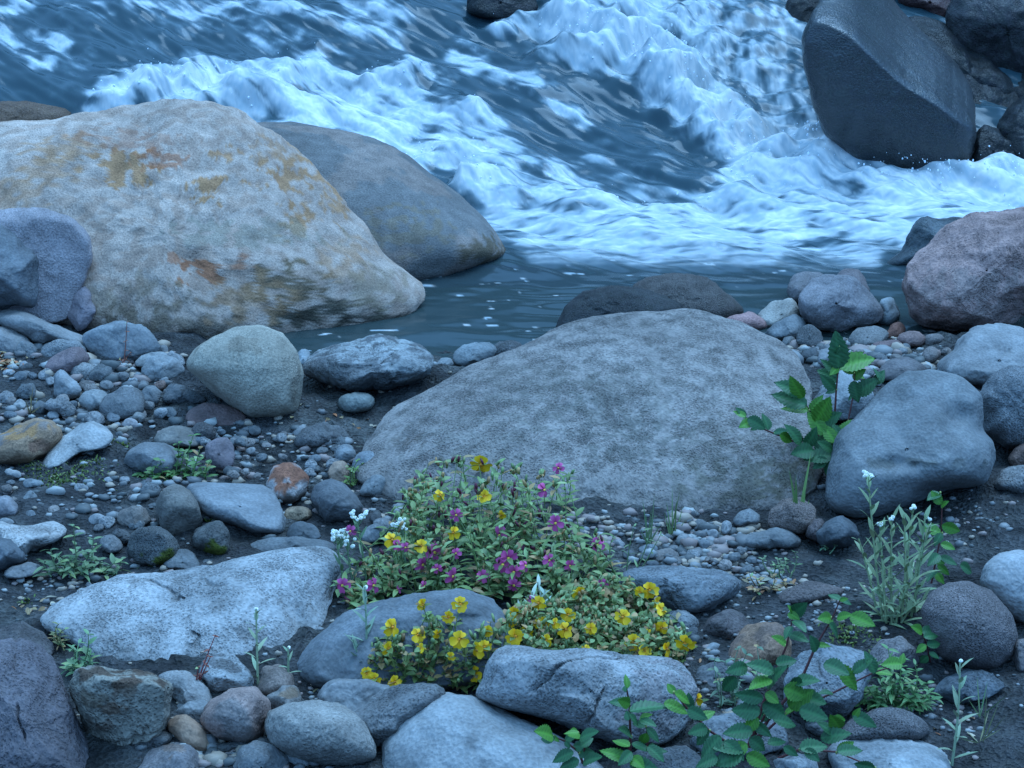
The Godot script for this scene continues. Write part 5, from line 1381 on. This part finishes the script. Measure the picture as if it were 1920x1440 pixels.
	everlasting("pale grey-green stem standing on the sand in the bottom right corner", [[1785, 1435, 1800, 1242]], [[1802, 1240, 3, 3, 0]], Color(0.30, 0.36, 0.22), 0.05, "everlastings")
	everlasting("silvery shoot before the left side of the domed slate boulder", [[688, 1275, 684, 1100], [670, 1280, 662, 1200], [695, 1280, 702, 1215]], [[684, 1102, 3, 3, 0]], Color(0.28, 0.36, 0.24), 0.05, "everlastings")
	everlasting("whitish silvery shoots between the purple and yellow flowers", [[1012, 1180, 1008, 1092], [1004, 1178, 998, 1110], [1018, 1182, 1022, 1105], [985, 1180, 978, 1135], [992, 1185, 990, 1145]], [], Color(0.42, 0.47, 0.36), 0.045, "everlastings")

	# alder seedlings
	alder("alder seedling growing between the broad grey boulder and the boot-shaped one", Vector2(1560, 862),
		[["1560,862 1564,800 1568,730 1572,690 1575,650", -0.08, 0.0035], ["1560,862 1590,790 1600,740 1602,700", 0.02], ["1560,862 1530,810 1518,770 1500,740", -0.06], ["1556,862 1500,832 1450,812 1420,800 1398,782", -0.12]],
		[[1572, 690, 1568, 612, -0.05, 0], [1575, 690, 1622, 655, 0, 1], [1570, 705, 1540, 668, -0.04, 0], [1568, 715, 1530, 690, 0.0, 0], [1572, 690, 1650, 665, -0.03, 1], [1600, 700, 1570, 675, -0.02, 1], [1600, 710, 1625, 690, 0.02, 1], [1600, 715, 1610, 760, 0.0, 0], [1605, 740, 1652, 705, 0.03, 0], [1565, 730, 1535, 700, -0.05, 0],
			[1500, 740, 1450, 712, -0.05, 0], [1505, 745, 1478, 705, -0.06, 1], [1512, 760, 1440, 735, -0.05, 0], [1515, 770, 1460, 760, -0.04, 1], [1520, 775, 1545, 735, 0.0, 1], [1530, 790, 1560, 740, -0.05, 1], [1535, 800, 1582, 770, -0.02, 0], [1545, 815, 1510, 765, -0.06, 1],
			[1398, 782, 1372, 768, -0.11, 1], [1402, 785, 1442, 806, -0.12, 0], [1410, 790, 1385, 800, -0.11, 1], [1440, 806, 1430, 770, -0.1, 0], [1462, 815, 1490, 830, -0.1, 1], [1500, 832, 1475, 790, -0.09, 0], [1510, 838, 1535, 800, -0.06, 0], [1525, 845, 1480, 850, -0.07, 0], [1535, 850, 1555, 800, -0.05, 0], [1545, 855, 1590, 820, -0.03, 0], [1550, 860, 1520, 880, -0.08, 0], [1555, 862, 1548, 895, -0.08, 0], [1560, 855, 1500, 860, -0.07, 0], [1570, 840, 1620, 790, -0.02, 0], [1565, 830, 1540, 790, -0.07, 1], [1575, 820, 1600, 780, -0.05, 1], [1560, 845, 1530, 825, -0.09, 0], [1575, 850, 1600, 825, -0.07, 0], [1580, 830, 1560, 790, -0.06, 0], [1640, 720, 1662, 690, 0.04, 0], [1650, 715, 1640, 685, 0.03, 0]], -0.10, "alder seedlings")
	alder("spreading alder seedling over the rocks at the bottom right", Vector2(1395, 1425),
		[["1395,1425 1420,1350 1450,1270 1475,1210 1488,1150", -0.1, 0.0042], ["1400,1420 1440,1350 1500,1280 1530,1210 1560,1160 1575,1125", -0.05, 0.004], ["1405,1400 1470,1340 1560,1300 1640,1260 1690,1245", -0.02], ["1440,1430 1500,1405 1570,1410 1640,1440", -0.15], ["1395,1425 1360,1390 1330,1370 1290,1330 1265,1300", -0.12], ["1410,1390 1435,1340 1440,1300", -0.12]],
		[[1488, 1150, 1476, 1132, -0.08, 1], [1488, 1165, 1515, 1185, -0.1, 0], [1484, 1175, 1468, 1198, -0.1, 0], [1480, 1190, 1520, 1200, -0.09, 0], [1478, 1150, 1502, 1162, -0.08, 1], [1575, 1125, 1550, 1112, -0.05, 0], [1575, 1125, 1592, 1122, -0.05, 1], [1570, 1160, 1600, 1150, -0.04, 1], [1595, 1155, 1645, 1172, -0.03, 1], [1555, 1170, 1580, 1200, -0.05, 0], [1530, 1220, 1522, 1190, -0.06, 0],
			[1545, 1245, 1600, 1265, -0.05, 0], [1570, 1250, 1615, 1300, -0.04, 1], [1600, 1262, 1640, 1230, -0.03, 0], [1640, 1262, 1620, 1215, -0.03, 0], [1690, 1245, 1650, 1245, -0.03, 1], [1500, 1270, 1480, 1300, -0.09, 0], [1490, 1280, 1540, 1270, -0.08, 0], [1470, 1290, 1520, 1310, -0.09, 1], [1500, 1305, 1555, 1320, -0.06, 0], [1480, 1325, 1530, 1290, -0.07, 1],
			[1450, 1260, 1395, 1240, -0.12, 0], [1445, 1275, 1400, 1290, -0.13, 1], [1440, 1290, 1470, 1240, -0.11, 0], [1430, 1310, 1370, 1300, -0.14, 0], [1430, 1320, 1480, 1345, -0.12, 0], [1425, 1335, 1365, 1330, -0.14, 0], [1420, 1345, 1390, 1380, -0.14, 1], [1415, 1355, 1450, 1385, -0.13, 0], [1410, 1370, 1350, 1375, -0.14, 0], [1405, 1385, 1440, 1410, -0.13, 0], [1400, 1395, 1360, 1420, -0.15, 1], [1395, 1405, 1330, 1400, -0.15, 0], [1390, 1415, 1330, 1435, -0.16, 0], [1400, 1415, 1450, 1440, -0.14, 1], [1440, 1395, 1480, 1385, -0.13, 0], [1450, 1350, 1500, 1360, -0.12, 0], [1435, 1300, 1465, 1320, -0.13, 1], [1455, 1245, 1500, 1235, -0.1, 0],
			[1330, 1370, 1300, 1400, -0.13, 0], [1325, 1365, 1290, 1375, -0.13, 0], [1310, 1350, 1345, 1330, -0.13, 1], [1290, 1330, 1330, 1350, -0.12, 0], [1265, 1300, 1300, 1320, -0.12, 1], [1350, 1380, 1310, 1430, -0.15, 0], [1360, 1390, 1400, 1430, -0.15, 0], [1500, 1405, 1560, 1395, -0.15, 0], [1510, 1405, 1540, 1430, -0.15, 0], [1570, 1410, 1625, 1402, -0.14, 0], [1560, 1350, 1590, 1350, -0.08, 1], [1560, 1375, 1530, 1350, -0.1, 0], [1540, 1385, 1600, 1370, -0.1, 0], [1600, 1340, 1650, 1365, -0.06, 0], [1500, 1330, 1560, 1350, -0.1, 0], [1575, 1365, 1555, 1340, -0.09, 1], [1600, 1345, 1615, 1325, -0.06, 1], [1380, 1270, 1350, 1300, -0.12, 0], [1400, 1250, 1360, 1260, -0.12, 0], [1345, 1420, 1300, 1440, -0.16, 0], [1470, 1400, 1500, 1420, -0.15, 0]], 0.0, "alder seedlings")
	alder("upright alder seedling before the right end of the flat-topped boulder", Vector2(1180, 1440),
		[["1180,1440 1182,1380 1180,1320 1174,1285", -0.1, 0.003], ["1182,1435 1215,1400 1212,1360 1200,1350", -0.1]],
		[[1176, 1290, 1174, 1260, -0.1, 1], [1180, 1320, 1158, 1312, -0.1, 1], [1182, 1335, 1265, 1312, -0.09, 0], [1180, 1340, 1200, 1362, -0.11, 0], [1245, 1320, 1300, 1335, -0.08, 1], [1180, 1350, 1172, 1330, -0.11, 0], [1212, 1365, 1240, 1395, -0.1, 0], [1200, 1350, 1235, 1362, -0.1, 0], [1185, 1395, 1225, 1410, -0.11, 0], [1180, 1400, 1145, 1385, -0.12, 1], [1183, 1410, 1160, 1435, -0.12, 0], [1215, 1400, 1250, 1430, -0.11, 0], [1212, 1375, 1200, 1400, -0.11, 1], [1220, 1410, 1255, 1405, -0.1, 0], [1185, 1420, 1210, 1442, -0.12, 1], [1175, 1425, 1120, 1400, -0.12, 1], [1182, 1430, 1240, 1445, -0.12, 0]], 0.0, "alder seedlings")
	alder("low alder seedling with notched leaves on the smooth pale boulder's right flank", Vector2(1100, 1450),
		[["1100,1450 1085,1410 1060,1390 1035,1380", -0.2, 0.0025], ["1100,1450 1095,1400 1085,1375", -0.2]],
		[[1035, 1380, 1002, 1368, -0.22, 1], [1040, 1385, 1010, 1385, -0.22, 0], [1060, 1390, 1070, 1405, -0.22, 0], [1085, 1375, 1055, 1372, -0.22, 1], [1088, 1385, 1125, 1368, -0.22, 0], [1090, 1400, 1115, 1380, -0.21, 0], [1075, 1410, 1030, 1430, -0.22, 0], [1085, 1425, 1045, 1442, -0.22, 0], [1095, 1430, 1130, 1415, -0.21, 0]], 0.0, "alder seedlings")
	alder("thin alder seedling behind the everlasting stand, beside the pale round boulder", Vector2(1745, 1100),
		[["1745,1100 1755,1050 1765,1000 1766,950 1762,925", -0.05, 0.0022]],
		[[1764, 945, 1745, 918, -0.04, 1], [1765, 950, 1780, 938, -0.04, 1], [1766, 985, 1806, 998, -0.03, 1], [1765, 1000, 1750, 1025, -0.05, 0], [1764, 1020, 1795, 1030, -0.04, 1], [1760, 1040, 1740, 1060, -0.06, 0], [1762, 1045, 1800, 1060, -0.04, 0], [1758, 1060, 1785, 1080, -0.04, 1], [1755, 1070, 1735, 1090, -0.06, 0], [1756, 1075, 1770, 1095, -0.05, 1], [1800, 1060, 1828, 1075, -0.02, 0]], 0.0, "alder seedlings")
	alder("small dark alder shoot at the left foot of the large round boulder", Vector2(1745, 1245),
		[["1745,1245 1738,1210 1728,1185", -0.08, 0.002]],
		[[1728, 1185, 1708, 1172, -0.08, 1], [1732, 1195, 1765, 1188, -0.08, 0], [1738, 1210, 1768, 1205, -0.08, 0], [1736, 1210, 1715, 1225, -0.09, 1], [1742, 1225, 1765, 1235, -0.08, 0], [1740, 1230, 1722, 1245, -0.09, 0]], 0.0, "alder seedlings")

	# herbs and tufts
	herb("leafy_herb", "low leafy herb above the large pale flat boulder at left", Vector2(150, 1078), [[138, 985], [95, 1030], [110, 1045], [175, 1010], [80, 1050], [130, 1050], [160, 1060], [215, 1055], [228, 1048], [190, 1070], [170, 1035], [120, 1070], [205, 1075], [145, 1030], [100, 1065], [185, 1050]], {"col": Color(0.14, 0.20, 0.09), "leaf": 0.03, "pairs": 5, "slim": 0.32, "spread": 0.7, "sag": 0.006})
	herb("leafy_herb", "green creeping herb on the mud between the grey and mauve rocks", Vector2(330, 896), [[363, 815], [335, 830], [300, 862], [260, 890], [248, 895], [285, 880], [310, 870], [345, 850], [375, 840], [395, 865], [380, 885], [320, 885], [350, 880], [270, 897], [295, 895], [365, 860]], {"col": Color(0.10, 0.18, 0.05), "leaf": 0.024, "pairs": 5, "slim": 0.5, "spread": 0.75, "sag": 0.006, "dry": 0.08})
	herb("leafy_herb", "pale green herb at the left foot of the large pale flat boulder", Vector2(150, 1262), [[165, 1188], [148, 1205], [135, 1215], [158, 1225], [170, 1215], [140, 1245], [125, 1255], [155, 1245]], {"col": Color(0.14, 0.23, 0.10), "leaf": 0.028, "pairs": 4, "slim": 0.3, "spread": 0.5})
	herb("leafy_herb", "reddish-tipped herb sprig left of the pale flat boulder", Vector2(120, 1215), [[110, 1170], [122, 1180], [105, 1190], [128, 1200]], {"col": Color(0.18, 0.17, 0.06), "leaf": 0.018, "pairs": 4, "slim": 0.3, "dry": 0.3})
	herb("small_bush", "small bright leafy bush above the brown half-dome rock", Vector2(1680, 1325), [[1665, 1215], [1640, 1240], [1690, 1235], [1715, 1245], [1740, 1280], [1755, 1310], [1735, 1325], [1700, 1260], [1620, 1280], [1605, 1300], [1610, 1320], [1640, 1290], [1660, 1270], [1680, 1280], [1720, 1300], [1700, 1310], [1650, 1315], [1630, 1325], [1690, 1330], [1715, 1330], [1745, 1295], [1670, 1250], [1625, 1300], [1710, 1275], [1660, 1300], [1685, 1300]], {"col": Color(0.11, 0.21, 0.07), "leaf": 0.026, "pairs": 6, "slim": 0.27, "spread": 0.5}, "bush")
	herb("red_seedling", "thin red seedling in front of the blue-white mottled rock", Vector2(362, 1312), [[404, 1190], [372, 1250], [395, 1230], [345, 1290], [400, 1285]], {"col": Color(0.22, 0.06, 0.035), "leaf": 0.012, "pairs": 5, "slim": 0.4, "spread": 0.0, "stem": Color(0.2, 0.03, 0.03), "sag": 0.003}, "seedling")
	herb("red_seedling", "small dry red seedling before the rounded blue-grey rock", Vector2(236, 682), [[238, 603], [230, 650], [246, 660], [225, 672]], {"col": Color(0.30, 0.10, 0.05), "leaf": 0.012, "pairs": 5, "slim": 0.3, "spread": 0.2, "stem": Color(0.2, 0.05, 0.03), "sag": 0.003}, "seedling")
	herb("withered_seedling", "withered brown seedling right of the pebble patch", Vector2(1440, 1110), [[1405, 1075], [1425, 1085], [1450, 1080], [1470, 1090], [1435, 1100], [1410, 1105], [1460, 1105], [1485, 1095]], {"col": Color(0.26, 0.17, 0.09), "leaf": 0.018, "pairs": 4, "slim": 0.4, "spread": 0.7, "dry": 0.5}, "seedling")
	herb("leafy_herb", "little green herb just above the withered seedling", Vector2(1460, 1082), [[1435, 1045], [1458, 1048], [1480, 1050], [1490, 1035], [1448, 1060], [1470, 1060]], {"col": Color(0.13, 0.18, 0.08), "leaf": 0.016, "pairs": 4, "slim": 0.35, "spread": 0.7})
	herb("leafy_herb", "tiny herb in front of the dark wedge rock", Vector2(1550, 1036), [[1545, 1022], [1555, 1020], [1540, 1030]], {"col": Color(0.13, 0.2, 0.1), "leaf": 0.01, "pairs": 3, "slim": 0.4})
	herb("leafy_herb", "sprig with yellow-green leaves between the tan stone and round blue-grey stone", Vector2(662, 912), [[672, 862], [655, 875], [668, 880], [650, 895], [680, 870]], {"col": Color(0.12, 0.19, 0.04), "leaf": 0.018, "pairs": 3, "slim": 0.4})
	herb("leafy_herb", "herb with nodding buds in front of the tan-brown rounded rock", Vector2(1365, 1330), [[1340, 1235], [1360, 1240], [1385, 1215], [1400, 1225], [1420, 1210], [1345, 1260], [1355, 1275], [1375, 1250]], {"col": Color(0.13, 0.19, 0.11), "leaf": 0.022, "pairs": 5, "slim": 0.35, "dry": 0.12})
	herb("leafy_herb", "olive herb spike leaning over the dark slab-like rock", Vector2(1165, 1105), [[1225, 965], [1190, 985], [1150, 1005], [1240, 1000], [1130, 1040]], {"col": Color(0.13, 0.18, 0.07), "leaf": 0.02, "pairs": 6, "slim": 0.2, "spread": 0.25})
	tuft("grass_tuft", "grass tuft rising before the right end of the sloping grey boulder", Vector2(1260, 1012), [[1258, 910], [1275, 915], [1245, 960], [1280, 950], [1240, 985], [1285, 975], [1268, 930], [1250, 940]], Color(0.13, 0.19, 0.07), 0.0035)
	tuft("grass_tuft", "grass tuft with a seed spike left of the other one by the sloping boulder", Vector2(1215, 1030), [[1228, 925], [1205, 935], [1222, 950], [1200, 990], [1240, 980], [1212, 960]], Color(0.15, 0.20, 0.09), 0.0038)
	tuft("grass_tuft", "broad-bladed green tuft left of the boot-shaped boulder's foot", Vector2(1500, 995), [[1521, 845], [1480, 880], [1492, 890], [1510, 915], [1518, 935], [1485, 930]], Color(0.15, 0.23, 0.06), 0.007)
	tuft("grass_tuft", "dry brown grass tuft on the left bank", Vector2(58, 778), [[62, 720], [55, 735], [70, 745], [48, 750], [78, 760], [40, 765]], Color(0.24, 0.17, 0.07), 0.003)
	tuft("grass_tuft", "dark green grass blades at the right end of the yellow flowers", Vector2(1245, 1235), [[1262, 1165], [1275, 1175], [1255, 1150], [1240, 1180], [1285, 1190], [1230, 1190]], Color(0.06, 0.12, 0.04), 0.003)
	tuft("grass_tuft", "thin sprawling grass on the sand in the lower right corner", Vector2(1840, 1390), [[1850, 1290], [1875, 1310], [1890, 1340], [1810, 1370], [1800, 1385], [1880, 1365], [1855, 1330]], Color(0.20, 0.19, 0.09), 0.0025)
	tuft("grass_tuft", "thin green grass above the sprawling one in the lower right corner", Vector2(1840, 1345), [[1832, 1265], [1852, 1275], [1890, 1300], [1815, 1310]], Color(0.14, 0.20, 0.08), 0.0025)
	tuft("fallen_straw", "pale straw lying beside the wedge stone", Vector2(650, 836), [[683, 838], [680, 835]], Color(0.5, 0.42, 0.3), 0.003, "straw")
	litter()

func litter() -> void:
	# moss on the mud: nobody could count it
	var mo := Acc.new()
	for b in [[110, 905, 40, 12, 180], [140, 890, 55, 20, 200], [170, 880, 30, 10, 80], [65, 880, 22, 8, 80], [1600, 1200, 45, 12, 120], [1660, 1230, 25, 10, 60], [45, 1118, 12, 8, 30], [1530, 1340, 15, 6, 30], [395, 988, 14, 8, 60], [300, 1058, 26, 6, 80], [230, 832, 20, 5, 40], [1580, 1215, 30, 8, 60]]:
		for i in b[4]:
			var q := land(b[0] + rng.randfn(0, b[2] * 0.6), b[1] + rng.randfn(0, b[3] * 0.6))
			q.y = ground_height(q.x, -q.z)
			var d := rv(1.0)
			d.y = absf(d.y) + 0.4
			mo.blade(q, d, Vector3.UP + rv(0.5), rng.randf_range(0.004, 0.011), 0.004, 0.2, 0.2, vary(Color(0.11, 0.14, 0.03), 0.4), 0.4, 3)
	var m := top("moss", mo.mesh(), M.leaf)
	m.set_meta("kind", "stuff")
	tag(m, "low green moss spread in patches over the damp mud", "moss")
	var le := Acc.new()
	for b in [[22, 690, 26, 8, 60], [8, 680, 14, 8, 30], [560, 800, 120, 30, 20], [1700, 1340, 150, 50, 16], [1450, 1110, 50, 14, 24], [620, 1285, 40, 16, 20], [60, 1130, 50, 20, 14], [700, 790, 60, 20, 8], [1350, 1060, 60, 20, 10], [1300, 1240, 50, 30, 10]]:
		for i in b[4]:
			var q := land(b[0] + rng.randfn(0, b[2] * 0.6), b[1] + rng.randfn(0, b[3] * 0.6))
			q.y = ground_height(q.x, -q.z) + 0.004
			var d := rv(1.0)
			d.y *= 0.3
			le.blade(q, d, Vector3.UP + rv(0.6), rng.randf_range(0.012, 0.028), rng.randf_range(0.004, 0.010), 0.2, 0.3, vary([Color(0.35, 0.13, 0.05), Color(0.30, 0.19, 0.09), Color(0.42, 0.34, 0.24)][rng.randi() % 3], 0.3), 0.45, 4)
	var l := top("leaf_litter", le.mesh(), M.leaf)
	l.set_meta("kind", "stuff")
	tag(l, "dry rust-coloured leaf scraps and twigs lying on the bank", "litter")

func _ready() -> void:
	var cam := Camera3D.new()
	cam.name = "camera"
	cam.fov = FOV
	cam.near = 0.05
	cam.far = 400.0
	add_child(cam)
	cam.position = EYE
	cam.rotation_degrees = Vector3(-PITCH, 0, 0)
	cam.current = true
	var sky_m := ProceduralSkyMaterial.new()
	sky_m.sky_top_color = Color(0.495, 0.755, 1.0)
	sky_m.sky_horizon_color = Color(0.28, 0.48, 0.75)
	sky_m.sky_curve = 0.45
	sky_m.ground_bottom_color = Color(0.10, 0.12, 0.13)
	sky_m.ground_horizon_color = Color(0.20, 0.24, 0.27)
	sky_m.sun_angle_max = 1.0
	var sky := Sky.new()
	sky.sky_material = sky_m
	var env := Environment.new()
	env.background_mode = Environment.BG_SKY
	env.sky = sky
	env.tonemap_mode = Environment.TONE_MAPPER_LINEAR
	env.tonemap_exposure = 2.4
	env.sdfgi_enabled = true
	env.ssao_enabled = true
	env.ssil_enabled = true
	var we := WorldEnvironment.new()
	we.name = "environment"
	we.environment = env
	add_child(we)
	var sun := DirectionalLight3D.new()      # the sun is behind the ridge; only a broad soft glow from high over the stream reaches the bank
	sun.name = "sun"
	sun.light_energy = 0.42
	sun.light_color = Color(0.66, 0.84, 1.0)
	sun.light_angular_distance = 40.0
	sun.shadow_enabled = true
	sun.sky_mode = DirectionalLight3D.SKY_MODE_LIGHT_ONLY
	add_child(sun)
	sun.rotation_degrees = Vector3(-62, 148, 0)

	rng.seed = 4711
	nz.seed = 3; nz.noise_type = FastNoiseLite.TYPE_SIMPLEX_SMOOTH; nz.frequency = 1.0; nz.fractal_type = FastNoiseLite.FRACTAL_NONE
	nf.seed = 5; nf.noise_type = FastNoiseLite.TYPE_SIMPLEX_SMOOTH; nf.frequency = 1.0; nf.fractal_type = FastNoiseLite.FRACTAL_FBM; nf.fractal_octaves = 4; nf.fractal_gain = 0.5
	materials()
	build_ground()
	build_water()
	build_boulders()
	build_middle()
	build_front()
	build_far()
	build_pebbles()
	build_plants()
	build_gravel()
	build_spray()
